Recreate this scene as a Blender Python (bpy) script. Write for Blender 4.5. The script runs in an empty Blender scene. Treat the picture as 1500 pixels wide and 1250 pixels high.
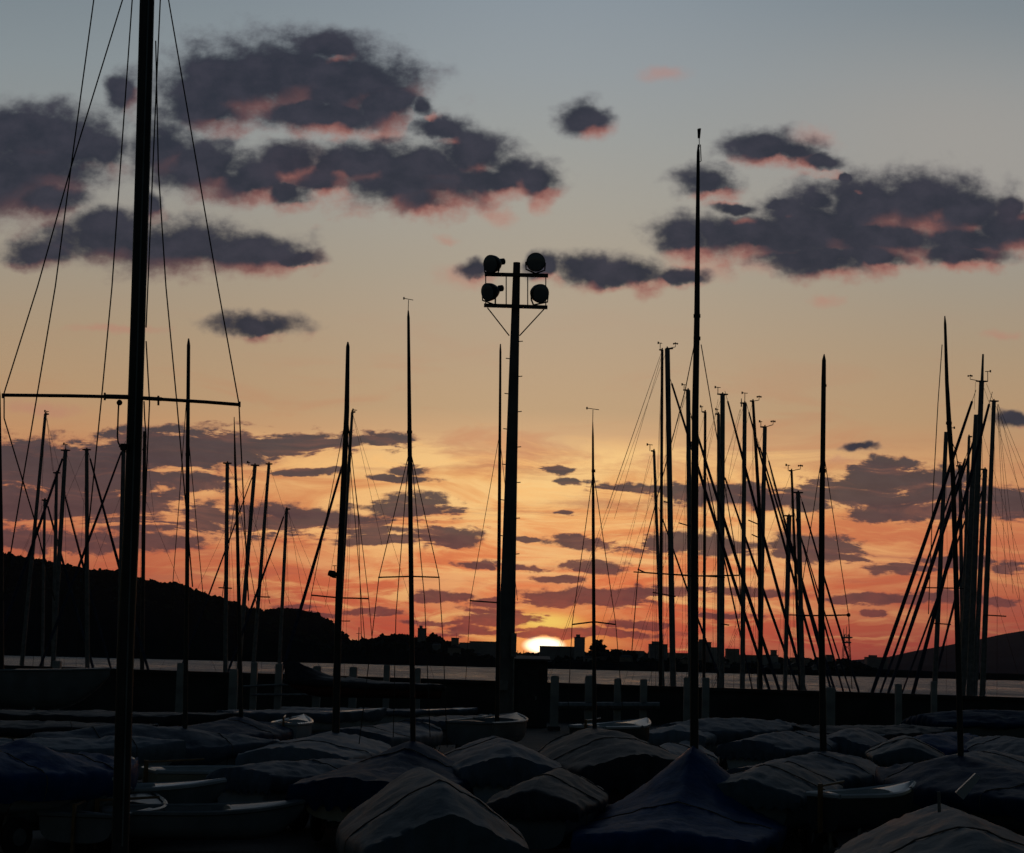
import bpy, math, random
import numpy as np
from mathutils import Vector, Matrix, noise as mnoise

random.seed(7)
scene = bpy.context.scene
COL = scene.collection
R = math.radians

# ------------------------------------------------------------------ camera
F_PX, CX, CY = 2800.0, 750.0, 625.0          # photograph is 1500 x 1250
EYE = 2.1
PITCH = math.atan(345.0 / F_PX)
ROLL = R(1.45)
_F = Vector((0, math.cos(PITCH), math.sin(PITCH)))
_U0 = Vector((0, -math.sin(PITCH), math.cos(PITCH)))
_R0 = Vector((1, 0, 0))
_RT = _R0 * math.cos(ROLL) + _U0 * math.sin(ROLL)
_UP = -_R0 * math.sin(ROLL) + _U0 * math.cos(ROLL)
cam_d = bpy.data.cameras.new("camera")
cam_d.sensor_fit = 'HORIZONTAL'
cam_d.sensor_width = 36.0
cam_d.lens = 36.0 * F_PX / 1500.0
cam_d.clip_start = 0.1
cam_d.clip_end = 30000
cam = bpy.data.objects.new("camera", cam_d)
m = Matrix((( _RT.x, _UP.x, -_F.x, 0), (_RT.y, _UP.y, -_F.y, 0), (_RT.z, _UP.z, -_F.z, EYE), (0, 0, 0, 1)))
cam.matrix_world = m
COL.objects.link(cam)
scene.camera = cam


def ray(px, py):
    d = _F + _RT * ((px - CX) / F_PX) + _UP * ((CY - py) / F_PX)
    return d / d.y


def wp(px, py, d):
    """point of the place at distance d in front of the camera"""
    v = ray(px, py) * d
    return Vector((v.x, d, v.z + EYE))


def uv(px, py):
    v = ray(px, py)
    return v.x, v.z


# ------------------------------------------------------------------ exposure, sun
scene.view_settings.view_transform = 'Standard'
scene.view_settings.look = 'None'
scene.view_settings.exposure = 0.0
scene.view_settings.gamma = 1.0
scene.view_settings.use_curve_mapping = False
scene.cycles.max_bounces = 4
scene.cycles.diffuse_bounces = 2
scene.cycles.glossy_bounces = 3
scene.cycles.transmission_bounces = 2
scene.cycles.volume_bounces = 0
scene.cycles.adaptive_threshold = 0.02
SUN_U, SUN_V = uv(800, 946)
SUN_AZ = math.atan(SUN_U)
SUN_EL = math.atan(SUN_V)
sd = bpy.data.lights.new("sun", 'SUN')
sd.energy = SUN_ENERGY = 0.5
sd.angle = R(0.5)
sd.color = (1.0, 0.42, 0.2)
sun = bpy.data.objects.new("sun", sd)
sun_dir = Vector((SUN_U, 1, SUN_V)).normalized()
sun.rotation_euler = sun_dir.to_track_quat('Z', 'Y').to_euler()
COL.objects.link(sun)

# ------------------------------------------------------------------ sky
world = bpy.data.worlds.new("World")
scene.world = world
world.use_nodes = True
try:
    world.cycles.sampling_method = 'MANUAL'
    world.cycles.sample_map_resolution = 512
except Exception:
    pass
nt = world.node_tree
nt.nodes.clear()
NK = 10.0     # Background strength is 0.1, so colours are ten times the radiance


def lin(c):
    out = []
    for x in c:
        x /= 255.0
        out.append(x / 12.92 if x <= 0.04045 else ((x + 0.055) / 1.055) ** 2.4)
    return out


def setin(sock, v):
    if isinstance(v, bpy.types.NodeSocket):
        nt.links.new(v, sock)
    else:
        sock.default_value = v


def mt(op, a, b=None, c=None, clamp=False):
    n = nt.nodes.new('ShaderNodeMath')
    n.operation = op
    n.use_clamp = clamp
    setin(n.inputs[0], a)
    if b is not None:
        setin(n.inputs[1], b)
    if c is not None:
        setin(n.inputs[2], c)
    return n.outputs[0]


def vm(op, a, b=None, c=None):
    n = nt.nodes.new('ShaderNodeVectorMath')
    n.operation = op
    setin(n.inputs[0], a)
    if b is not None:
        setin(n.inputs[1], b)
    if c is not None:
        setin(n.inputs[2], c)
    return n.outputs[1] if op == 'LENGTH' else n.outputs[0]


def sstep(x, a, b, lo=0.0, hi=1.0):
    n = nt.nodes.new('ShaderNodeMapRange')
    n.interpolation_type = 'SMOOTHSTEP'
    setin(n.inputs['Value'], x)
    n.inputs['From Min'].default_value = a
    n.inputs['From Max'].default_value = b
    n.inputs['To Min'].default_value = lo
    n.inputs['To Max'].default_value = hi
    return n.outputs[0]


def cmix(f, a, b, blend='MIX'):
    n = nt.nodes.new('ShaderNodeMix')
    n.data_type = 'RGBA'
    n.blend_type = blend
    setin(n.inputs[0], f)
    for s, v in ((n.inputs[6], a), (n.inputs[7], b)):
        if isinstance(v, bpy.types.NodeSocket):
            nt.links.new(v, s)
        else:
            s.default_value = (*v, 1.0) if len(v) == 3 else v
    return n.outputs[2]


def fbm(vec, scale, detail=6.0, rough=0.55, dist=0.0, color=False):
    n = nt.nodes.new('ShaderNodeTexNoise')
    n.inputs['Scale'].default_value = scale
    n.inputs['Detail'].default_value = detail
    n.inputs['Roughness'].default_value = rough
    n.inputs['Distortion'].default_value = dist
    nt.links.new(vec, n.inputs['Vector'])
    return n.outputs['Color' if color else 'Fac']


def ramp(fac, stops):
    n = nt.nodes.new('ShaderNodeValToRGB')
    n.color_ramp.interpolation = 'LINEAR'
    el = n.color_ramp.elements
    stops = sorted(stops)
    while len(el) < len(stops):
        el.new(0.5)
    for e, (p, c) in zip(el, stops):
        e.position = p
        e.color = (*c, 1)
    nt.links.new(fac, n.inputs[0])
    return n.outputs[0]


def L(c):
    return tuple(x * NK for x in lin(c))


tc = nt.nodes.new('ShaderNodeTexCoord')
sep = nt.nodes.new('ShaderNodeSeparateXYZ')
nt.links.new(tc.outputs['Generated'], sep.inputs[0])
dx, dy, dz = sep.outputs
ys = mt('MAXIMUM', dy, 0.08)
U = mt('DIVIDE', dx, ys)
V = mt('DIVIDE', dz, ys)
cmb = nt.nodes.new('ShaderNodeCombineXYZ')
nt.links.new(U, cmb.inputs[0])
nt.links.new(V, cmb.inputs[1])
P = cmb.outputs[0]

# colour by height over the horizon, below the sun and off to its sides
VB, VT = -0.012, 0.44
ctr = [(1010, (140, 52, 54)), (960, (188, 72, 58)), (930, (208, 84, 60)), (900, (224, 100, 64)), (850, (236, 124, 74)), (800, (240, 146, 86)),
       (750, (244, 168, 100)), (700, (242, 180, 112)), (650, (220, 174, 126)), (600, (195, 163, 126)),
       (500, (184, 161, 134)), (400, (174, 161, 142)), (300, (166, 161, 150)), (200, (157, 159, 156)),
       (100, (148, 155, 159)), (0, (139, 149, 157))]
side = [(1010, (98, 44, 48)), (950, (138, 60, 58)), (900, (162, 76, 62)), (850, (180, 90, 66)), (800, (192, 104, 74)),
        (750, (200, 118, 80)), (700, (201, 132, 90)), (650, (195, 144, 102)), (600, (184, 149, 112)),
        (500, (172, 149, 121)), (400, (160, 149, 132)), (300, (152, 149, 142)), (200, (144, 148, 147)),
        (100, (135, 144, 148)), (0, (124, 135, 142))]
fv = mt('DIVIDE', mt('SUBTRACT', V, VB), VT - VB, clamp=True)


def vst(lst):
    o = [((uv(750, y)[1] - VB) / (VT - VB), lin(c)) for y, c in lst]
    o = [(max(0, min(1, p)), c) for p, c in o]
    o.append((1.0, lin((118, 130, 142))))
    return o


rc = ramp(fv, vst(ctr))
rs = ramp(fv, vst(side))
du = mt('DIVIDE', mt('SUBTRACT', U, SUN_U), 0.155)
lat = mt('POWER', 2.718, mt('MULTIPLY', mt('MULTIPLY', du, du), -1.0))
base = cmix(lat, rs, rc)

qh = vm('LENGTH', vm('MULTIPLY', vm('SUBTRACT', P, (*uv(1430, 210), 0)), (F_PX / 330.0, F_PX / 150.0, 0)))
base = cmix(mt('MULTIPLY', mt('POWER', 2.718, mt('MULTIPLY', mt('MULTIPLY', qh, qh), -1.0)), 0.55), base, lin((168, 160, 152)))
# soft, stretched high veil that catches the light over the sun
scl = vm('MULTIPLY', P, (11.0, 50.0, 1.0))
wv = fbm(scl, 1.0, 8, 0.6, 0.9)
q = vm('MULTIPLY', vm('SUBTRACT', P, (*uv(830, 730), 0)), (1 / 0.160, 1 / 0.062, 0))
ql = vm('LENGTH', q)
reg = mt('POWER', 2.718, mt('MULTIPLY', mt('MULTIPLY', ql, ql), -1.0))
veil = mt('MULTIPLY', mt('MULTIPLY', sstep(wv, 0.40, 0.60), reg), sstep(mt('ADD', V, mt('MULTIPLY', wv, 0.012)), uv(800, 630)[1] + 0.006, uv(800, 665)[1] + 0.006), clamp=True)
base = cmix(mt('MULTIPLY', veil, 0.95), base, lin((255, 208, 138)))
q2 = vm('MULTIPLY', vm('SUBTRACT', P, (*uv(760, 800), 0)), (1 / 0.30, 1 / 0.07, 0))
q2l = vm('LENGTH', q2)
reg2 = mt('POWER', 2.718, mt('MULTIPLY', mt('MULTIPLY', q2l, q2l), -1.0))
base = cmix(mt('MULTIPLY', mt('MULTIPLY', sstep(wv, 0.50, 0.30), reg2), 0.55), base, lin((196, 100, 72)))

PWS = vm('ADD', P, vm('MULTIPLY', vm('SUBTRACT', fbm(P, 22.0, 4, 0.55, color=True), (0.5, 0.5, 0.5)), (0.03, 0.012, 0.0)))
sv = fbm(vm('MULTIPLY', PWS, (5.0, 95.0, 1.0)), 1.0, 6, 0.6, 0.5)
sv2 = fbm(vm('MULTIPLY', PWS, (13.0, 92.0, 1.0)), 1.0, 7, 0.64, 1.0)
band = mt('MULTIPLY', sstep(V, uv(750, 985)[1], uv(750, 930)[1]), sstep(V, uv(750, 610)[1], uv(750, 700)[1]))
base = cmix(mt('MULTIPLY', mt('MULTIPLY', sstep(sv, 0.52, 0.70), band), 0.50), base, lin((160, 88, 76)))
base = cmix(mt('MULTIPLY', mt('MULTIPLY', mt('MULTIPLY', sstep(sv2, 0.50, 0.68), band), mt('ADD', mt('MULTIPLY', lat, 0.85), 0.18)), 0.85), base, lin((254, 196, 124)))
# glow round the low sun
qs = vm('MULTIPLY', vm('SUBTRACT', P, (SUN_U, SUN_V + 0.004, 0)), (1 / 0.036, 1 / 0.015, 0))
qsl = vm('LENGTH', qs)
glow = mt('POWER', 2.718, mt('MULTIPLY', mt('MULTIPLY', qsl, qsl), -1.0))
base = cmix(mt('MULTIPLY', glow, 0.9), base, tuple(x * 1.1 for x in lin((255, 172, 84))))

qd = vm('MULTIPLY', vm('SUBTRACT', P, (*uv(797, 946), 0)), (F_PX / 31.0, F_PX / 13.0, 0))
base = cmix(mt('MULTIPLY', sstep(vm('LENGTH', qd), 2.2, 0.85), 0.8), base, (1.15, 0.40, 0.11))
qy = vm('MULTIPLY', vm('SUBTRACT', P, (*uv(800, 911), 0)), (F_PX / 52.0, F_PX / 13.0, 0))
base = cmix(mt('MULTIPLY', sstep(vm('LENGTH', qy), 1.4, 0.2), 0.9), base, (1.12, 0.74, 0.16))
# ---- clouds: (x, y, rx, ry) on the photograph's own pixels turned into sky directions
HIGH = [(330, 118, 100, 58), (420, 112, 140, 68), (500, 125, 120, 62), (560, 150, 66, 42), (300, 155, 90, 42), (470, 168, 130, 32), (178, 138, 22, 34),
        (620, 160, 22, 18), (480, 72, 60, 28),
        (50, 205, 140, 56), (10, 262, 95, 66), (110, 220, 80, 42), (60, 290, 75, 30), (150, 225, 45, 30), (20, 180, 70, 26),
        (300, 245, 105, 42), (365, 265, 90, 36), (425, 235, 60, 36), (240, 215, 60, 44), (425, 282, 45, 22), (220, 300, 24, 22),
        (160, 350, 115, 40), (250, 362, 160, 42), (350, 372, 100, 32), (430, 378, 52, 14), (60, 372, 56, 22), (150, 330, 60, 26),
        (540, 238, 92, 40), (610, 252, 115, 48), (690, 228, 72, 46), (650, 192, 52, 20), (720, 262, 95, 32), (785, 268, 40, 32), (620, 292, 70, 28),
        (480, 240, 40, 36), (745, 250, 50, 30),
        (853, 176, 36, 28), (1120, 214, 62, 28), (1160, 222, 52, 26), (1195, 238, 45, 14), (1032, 266, 48, 24), (1075, 303, 40, 13), (1200, 300, 40, 22),
        (1005, 348, 58, 28), (1100, 342, 130, 38), (1200, 332, 125, 54), (1270, 302, 95, 56), (1350, 300, 110, 56), (1410, 312, 90, 52),
        (1470, 332, 80, 40), (1200, 380, 110, 30), (1280, 372, 80, 24), (1410, 372, 90, 20), (1140, 300, 26, 14), (1238, 260, 16, 8),
        (850, 394, 46, 26), (930, 400, 58, 26), (885, 408, 75, 18), (1000, 405, 40, 16), (795, 390, 30, 20),
        (375, 477, 70, 18), (1478, 300, 30, 18), (700, 395, 30, 14),
        (1480, 615, 34, 13), (1258, 657, 26, 6)]
HIGH += [(1285, 348, 130, 40), (1150, 352, 110, 30), (1420, 350, 90, 36), (610, 272, 140, 40), (470, 262, 60, 26), (330, 130, 120, 50), (520, 120, 110, 60), (60, 240, 110, 50), (230, 362, 130, 34), (1130, 218, 60, 22)]
PINK = [(60, 598, 60, 12), (170, 482, 70, 8), (560, 200, 40, 14), (1480, 310, 30, 24), (970, 107, 46, 14), (725, 318, 34, 16), (680, 404, 56, 20), (1212, 440, 30, 9), (1218, 675, 28, 7), (1465, 490, 36, 8), (1025, 395, 50, 22), (790, 300, 26, 14), (1420, 385, 50, 12), (1110, 395, 40, 16), (655, 350, 18, 8), (440, 245, 60, 40), (450, 380, 40, 12), (1190, 205, 40, 20)]
LOW = [(60, 682, 130, 46), (150, 690, 110, 54), (250, 662, 115, 38), (340, 655, 105, 34), (320, 640, 50, 18), (440, 654, 105, 26), (560, 645, 60, 18), (500, 650, 60, 16),
       (280, 706, 80, 18), (180, 742, 140, 42), (300, 752, 66, 20), (60, 740, 120, 40), (400, 764, 125, 28), (510, 768, 115, 20), (280, 770, 60, 14),
       (600, 743, 86, 24), (640, 786, 74, 22), (555, 790, 95, 13), (100, 794, 180, 20), (250, 795, 62, 14), (205, 640, 70, 20),
       (603, 688, 38, 10), (620, 875, 70, 10), (680, 876, 22, 8), (590, 700, 60, 6), (450, 690, 60, 9),
       (1320, 706, 120, 34), (1240, 720, 110, 30), (1400, 736, 130, 34), (1480, 738, 80, 30), (1340, 748, 140, 20), (1180, 728, 60, 24), (1300, 690, 50, 24),
       (1200, 804, 80, 24), (1165, 800, 50, 22), (1240, 814, 50, 10),
       (862, 794, 72, 13), (700, 828, 42, 8), (780, 833, 46, 7), (862, 829, 82, 12), (985, 796, 80, 18), (1045, 800, 66, 18), (950, 718, 110, 10), (1010, 724, 100, 17), (1090, 722, 60, 14),
       (1130, 735, 40, 16),
       (865, 876, 120, 15), (960, 872, 100, 12), (810, 884, 60, 9), (850, 926, 140, 8), (770, 930, 30, 6), (760, 905, 40, 8),
       (725, 905, 60, 16), (690, 924, 48, 10), (720, 885, 34, 9), (1320, 832, 62, 11), (1410, 826, 70, 13), (1475, 832, 50, 13), (1290, 876, 90, 9), (1380, 872, 80, 10), (1450, 880, 60, 7),
       (815, 688, 32, 9), (835, 705, 40, 6), (826, 750, 22, 6), (820, 848, 40, 7), (1080, 868, 90, 9), (440, 888, 40, 6), (545, 896, 60, 6), (470, 900, 30, 5), (1060, 905, 60, 7), (930, 915, 60, 7),
       (1285, 897, 26, 6), (1230, 880, 30, 6), (640, 912, 60, 6), (770, 790, 24, 5)]

w1 = vm('SUBTRACT', fbm(P, 34.0, 3, 0.5, color=True), (0.5, 0.5, 0.5))
w2 = vm('SUBTRACT', fbm(P, 150.0, 3, 0.55, color=True), (0.5, 0.5, 0.5))
PW = vm('ADD', vm('ADD', P, vm('MULTIPLY', w1, (0.016, 0.010, 0))), vm('MULTIPLY', w2, (0.0055, 0.0045, 0)))
PW2 = vm('ADD', vm('ADD', P, vm('MULTIPLY', w1, (0.018, 0.006, 0))), vm('MULTIPLY', w2, (0.006, 0.0032, 0)))


def field(pos, items, grow=1.0):
    acc = None
    for (x, y, rx, ry) in items:
        cu, cv = uv(x, y)
        d = vm('MULTIPLY', vm('SUBTRACT', pos, (cu, cv, 0)), (F_PX / rx / grow, F_PX / ry / grow, 0))
        f = mt('SUBTRACT', 1.0, vm('LENGTH', d))
        acc = f if acc is None else mt('SMOOTH_MAX', acc, f, 0.12)
    return acc


PA = vm('MULTIPLY', P, (1.0, 1.35, 1.0))
nA = fbm(PA, 50.0, 9, 0.58)
nL = fbm(P, 16.0, 2, 0.5)
FA = field(PW, HIGH, 1.34)
FS = field(vm('ADD', PW, (-0.0055, 0.0070, 0.0)), HIGH, 1.34)
dA = mt('ADD', FA, mt('MULTIPLY', mt('SUBTRACT', nA, 0.5), 1.3))
aA = sstep(dA, -0.10, 0.62)
# the low sun reaches the undersides and the right-hand ends
lit = mt('ADD', mt('SUBTRACT', FS, FA), mt('MULTIPLY', mt('SUBTRACT', nL, 0.5), 0.9))
lit = mt('ADD', lit, mt('MULTIPLY', mt('SUBTRACT', nA, 0.5), 0.5))
pk = mt('MULTIPLY', sstep(lit, 0.04, 0.46), sstep(dA, 1.0, 0.25))
pk = mt('MULTIPLY', pk, sstep(U, uv(200, 200)[0], uv(500, 200)[0], 0.3, 1.0))
thin = sstep(dA, 0.45, 0.05)
darkA = cmix(sstep(nA, 0.30, 0.75), lin((41, 45, 57)), lin((57, 57, 69)))
darkA = cmix(mt('MULTIPLY', thin, 0.55), darkA, lin((108, 103, 110)))
colA = cmix(mt('MULTIPLY', pk, 0.85), darkA, lin((170, 106, 94)))
pinkm = mt('MULTIPLY', sstep(mt('ADD', field(PW, PINK, 1.3), mt('MULTIPLY', mt('SUBTRACT', nA, 0.5), 1.6)), 0.0, 0.95), 0.42)
sky = cmix(pinkm, base, lin((186, 126, 110)))
sky = cmix(mt('MULTIPLY', aA, 0.97), sky, colA)

PB = vm('MULTIPLY', P, (0.85, 1.8, 1.0))
nB = fbm(PB, 72.0, 9, 0.63)
dB = mt('ADD', field(PW2, LOW, 1.16), mt('MULTIPLY', mt('SUBTRACT', nB, 0.5), 1.75))
dB = mt('SUBTRACT', dB, mt('MULTIPLY', mt('MAXIMUM', mt('SUBTRACT', sv2, 0.49), 0.0), 3.2))
aB = sstep(dB, 0.03, 0.38)
lowc = ramp(fv, [((uv(750, y)[1] - VB) / (VT - VB), lin(c)) for y, c in
                 ((960, (132, 56, 54)), (900, (126, 66, 62)), (840, (106, 68, 66)), (780, (86, 66, 68)), (700, (70, 62, 68)), (620, (64, 60, 68)))])
lowc = cmix(mt('MULTIPLY', glow, 0.6), lowc, lin((214, 90, 66)))
lowc = cmix(sstep(nB, 0.62, 0.36, 0.0, 0.4), lowc, lin((54, 48, 56)))
lowc = cmix(mt('MULTIPLY', sstep(sv2, 0.46, 0.68), 0.30), lowc, lin((168, 98, 80)))
edge = mt('SUBTRACT', 1.0, sstep(dB, 0.10, 0.36))
lowc = cmix(mt('MULTIPLY', edge, 0.4), lowc, lin((206, 112, 82)))
sky = cmix(mt('MULTIPLY', aB, 0.93), sky, lowc)

# the sun itself, swollen by its own brightness low in the haze
disc = sstep(vm('LENGTH', qd), 1.15, 0.55)
sky = cmix(disc, sky, (2.6, 2.1, 1.35))

# the rest of the dome: dim dusk from the Sky Texture
st = nt.nodes.new('ShaderNodeTexSky')
st.sky_type = 'NISHITA'
st.sun_disc = False
st.sun_elevation = SUN_EL
st.sun_rotation = SUN_AZ
dome = vm('SCALE', vm('MULTIPLY', st.outputs[0], (0.70, 1.0, 1.28)))
dome.node.inputs['Scale'].default_value = DOME = 0.10 * NK * 0.34
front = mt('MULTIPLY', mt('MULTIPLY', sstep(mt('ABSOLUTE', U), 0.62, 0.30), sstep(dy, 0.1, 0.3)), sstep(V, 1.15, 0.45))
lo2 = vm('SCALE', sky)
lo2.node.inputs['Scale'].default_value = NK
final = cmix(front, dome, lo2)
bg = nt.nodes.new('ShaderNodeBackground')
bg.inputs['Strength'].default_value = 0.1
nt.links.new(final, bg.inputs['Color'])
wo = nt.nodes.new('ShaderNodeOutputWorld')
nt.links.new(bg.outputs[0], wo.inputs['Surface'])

# ------------------------------------------------------------------ materials
def mat(name, col, rough=0.6, metal=0.0, noise_scale=0.0, noise_amt=0.0, bump=0.0, bump_scale=20.0, spec=0.5):
    mm = bpy.data.materials.new(name)
    mm.use_nodes = True
    t = mm.node_tree
    b = t.nodes['Principled BSDF']
    b.inputs['Base Color'].default_value = (*col, 1)
    b.inputs['Roughness'].default_value = rough
    b.inputs['Metallic'].default_value = metal
    b.inputs['Specular IOR Level'].default_value = spec
    co = t.nodes.new('ShaderNodeTexCoord')
    if noise_amt:
        n = t.nodes.new('ShaderNodeTexNoise')
        n.inputs['Scale'].default_value = noise_scale
        n.inputs['Detail'].default_value = 6
        t.links.new(co.outputs['Object'], n.inputs['Vector'])
        r = t.nodes.new('ShaderNodeValToRGB')
        r.color_ramp.elements[0].position = 0.3
        r.color_ramp.elements[1].position = 0.7
        r.color_ramp.elements[0].color = (*[c * (1 - noise_amt) for c in col], 1)
        r.color_ramp.elements[1].color = (*[min(1, c * (1 + noise_amt)) for c in col], 1)
        t.links.new(n.outputs['Fac'], r.inputs[0])
        t.links.new(r.outputs[0], b.inputs['Base Color'])
    if bump:
        n = t.nodes.new('ShaderNodeTexNoise')
        n.inputs['Scale'].default_value = bump_scale
        n.inputs['Detail'].default_value = 5
        t.links.new(co.outputs['Object'], n.inputs['Vector'])
        bp = t.nodes.new('ShaderNodeBump')
        bp.inputs['Strength'].default_value = bump
        bp.inputs['Distance'].default_value = 0.03
        t.links.new(n.outputs['Fac'], bp.inputs['Height'])
        t.links.new(bp.outputs[0], b.inputs['Normal'])
    return mm


M = dict(
    alloy=mat('anodised_alloy', (0.17, 0.185, 0.20), 0.45, 0.3, 6, 0.25),
    dark_alloy=mat('dark_alloy', (0.045, 0.046, 0.05), 0.45, 0.4, 6, 0.25),
    wire=mat('stay_wire', (0.06, 0.06, 0.06), 0.45, 0.7),
    rope=mat('rope', (0.12, 0.11, 0.10), 0.9),
    sailcover=mat('furled_sail_cover', (0.03, 0.045, 0.09), 0.85, 0, 9, 0.35, 0.4, 14),
    plastic=mat('black_plastic', (0.02, 0.02, 0.022), 0.5),
    steel=mat('galvanised_steel', (0.22, 0.23, 0.24), 0.5, 0.6, 8, 0.3),
    rubber=mat('rubber', (0.02, 0.02, 0.02), 0.85),
    gel_white=mat('white_gelcoat', (0.45, 0.48, 0.52), 0.28, 0, 3, 0.12),
    gel_cream=mat('cream_gelcoat', (0.36, 0.33, 0.26), 0.28, 0, 3, 0.12),
    gel_grey=mat('grey_green_gelcoat', (0.15, 0.18, 0.20), 0.35, 0, 3, 0.2),
    gel_red=mat('dark_red_antifouling', (0.11, 0.03, 0.025), 0.7, 0, 5, 0.3),
    gel_dark=mat('dark_gelcoat', (0.05, 0.055, 0.06), 0.4, 0, 3, 0.2),
    gel_dull=mat('dull_white_gelcoat', (0.17, 0.185, 0.205), 0.4, 0, 3, 0.25),
    wood=mat('varnished_wood', (0.22, 0.12, 0.05), 0.35, 0, 10, 0.3),
    cov_grey=mat('grey_boat_cover', (0.095, 0.125, 0.175), 0.62, 0, 5, 0.25, 0.35, 9, 0.25),
    cov_pale=mat('pale_boat_cover', (0.17, 0.21, 0.27), 0.62, 0, 5, 0.2, 0.35, 9, 0.25),
    cov_green=mat('grey_green_boat_cover', (0.08, 0.115, 0.145), 0.62, 0, 5, 0.25, 0.35, 9, 0.25),
    cov_navy=mat('navy_boat_cover', (0.004, 0.032, 0.095), 0.62, 0, 5, 0.3, 0.35, 9, 0.12),
    cov_blue=mat('blue_tarpaulin', (0.003, 0.055, 0.19), 0.62, 0, 5, 0.25, 0.45, 9, 0.12),
    cov_dark=mat('charcoal_boat_cover', (0.04, 0.04, 0.05), 0.62, 0, 5, 0.3, 0.35, 9, 0.25),
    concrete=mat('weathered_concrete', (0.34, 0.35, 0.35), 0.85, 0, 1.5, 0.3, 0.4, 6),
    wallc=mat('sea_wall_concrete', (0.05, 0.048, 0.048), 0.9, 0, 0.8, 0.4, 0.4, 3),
    pole=mat('concrete_pole', (0.16, 0.15, 0.145), 0.85, 0, 2, 0.3, 0.3, 8),
    asphalt=mat('boatyard_asphalt', (0.05, 0.05, 0.052), 0.85, 0, 0.6, 0.4, 0.5, 30),
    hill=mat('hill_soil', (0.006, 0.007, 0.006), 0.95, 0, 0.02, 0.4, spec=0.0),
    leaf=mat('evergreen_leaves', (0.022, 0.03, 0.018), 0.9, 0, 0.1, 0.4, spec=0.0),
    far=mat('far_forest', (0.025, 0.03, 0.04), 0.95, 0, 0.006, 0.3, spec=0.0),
    bld1=mat('grey_render', (0.26, 0.25, 0.24), 0.85, 0, 0.2, 0.2),
    bld2=mat('tan_render', (0.30, 0.25, 0.20), 0.85, 0, 0.2, 0.2),
    bld3=mat('pale_render', (0.38, 0.37, 0.36), 0.85, 0, 0.2, 0.2),
    roof=mat('roof_slate', (0.07, 0.07, 0.075), 0.8, 0, 0.3, 0.3),
    winglass=mat('window_glass', (0.03, 0.035, 0.04), 0.12),
    trunk=mat('bark', (0.05, 0.035, 0.025), 0.9),
    glasslamp=mat('lamp_glass', (0.25, 0.26, 0.27), 0.12, 0.0),
    flag=mat('dark_flag', (0.03, 0.03, 0.05), 0.8),
)


def water_mat():
    mm = bpy.data.materials.new('sea_water')
    mm.use_nodes = True
    t = mm.node_tree
    b = t.nodes['Principled BSDF']
    b.inputs['Base Color'].default_value = (0.10, 0.14, 0.19, 1)
    b.inputs['Roughness'].default_value = 0.42
    b.inputs['Specular Tint'].default_value = (0.72, 0.92, 1.2, 1)
    b.inputs['IOR'].default_value = 1.33
    cw = t.nodes.new('ShaderNodeTexCoord')
    mw = t.nodes.new('ShaderNodeMapping')
    mw.inputs['Scale'].default_value = (0.05, 0.012, 1.0)
    t.links.new(cw.outputs['Object'], mw.inputs[0])
    nw_ = t.nodes.new('ShaderNodeTexNoise')
    nw_.inputs['Scale'].default_value = 1.0
    nw_.inputs['Detail'].default_value = 8
    nw_.inputs['Roughness'].default_value = 0.7
    t.links.new(mw.outputs[0], nw_.inputs['Vector'])
    rw = t.nodes.new('ShaderNodeMapRange')
    rw.inputs['From Min'].default_value = 0.35
    rw.inputs['From Max'].default_value = 0.65
    rw.inputs['To Min'].default_value = 0.22
    rw.inputs['To Max'].default_value = 0.55
    t.links.new(nw_.outputs['Fac'], rw.inputs['Value'])
    t.links.new(rw.outputs[0], b.inputs['Roughness'])
    co = t.nodes.new('ShaderNodeTexCoord')
    mp = t.nodes.new('ShaderNodeMapping')
    mp.inputs['Scale'].default_value = (0.5, 1.0, 1.0)
    t.links.new(co.outputs['Object'], mp.inputs[0])
    n1 = t.nodes.new('ShaderNodeTexNoise')
    n1.inputs['Scale'].default_value = 0.9
    n1.inputs['Detail'].default_value = 5
    n1.inputs['Roughness'].default_value = 0.6
    t.links.new(mp.outputs[0], n1.inputs['Vector'])
    bp = t.nodes.new('ShaderNodeBump')
    bp.inputs['Strength'].default_value = 1.0
    bp.inputs['Distance'].default_value = WAVE = 2.0
    t.links.new(n1.outputs['Fac'], bp.inputs['Height'])
    t.links.new(bp.outputs[0], b.inputs['Normal'])
    return mm


M['water'] = water_mat()

# ------------------------------------------------------------------ helpers


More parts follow.
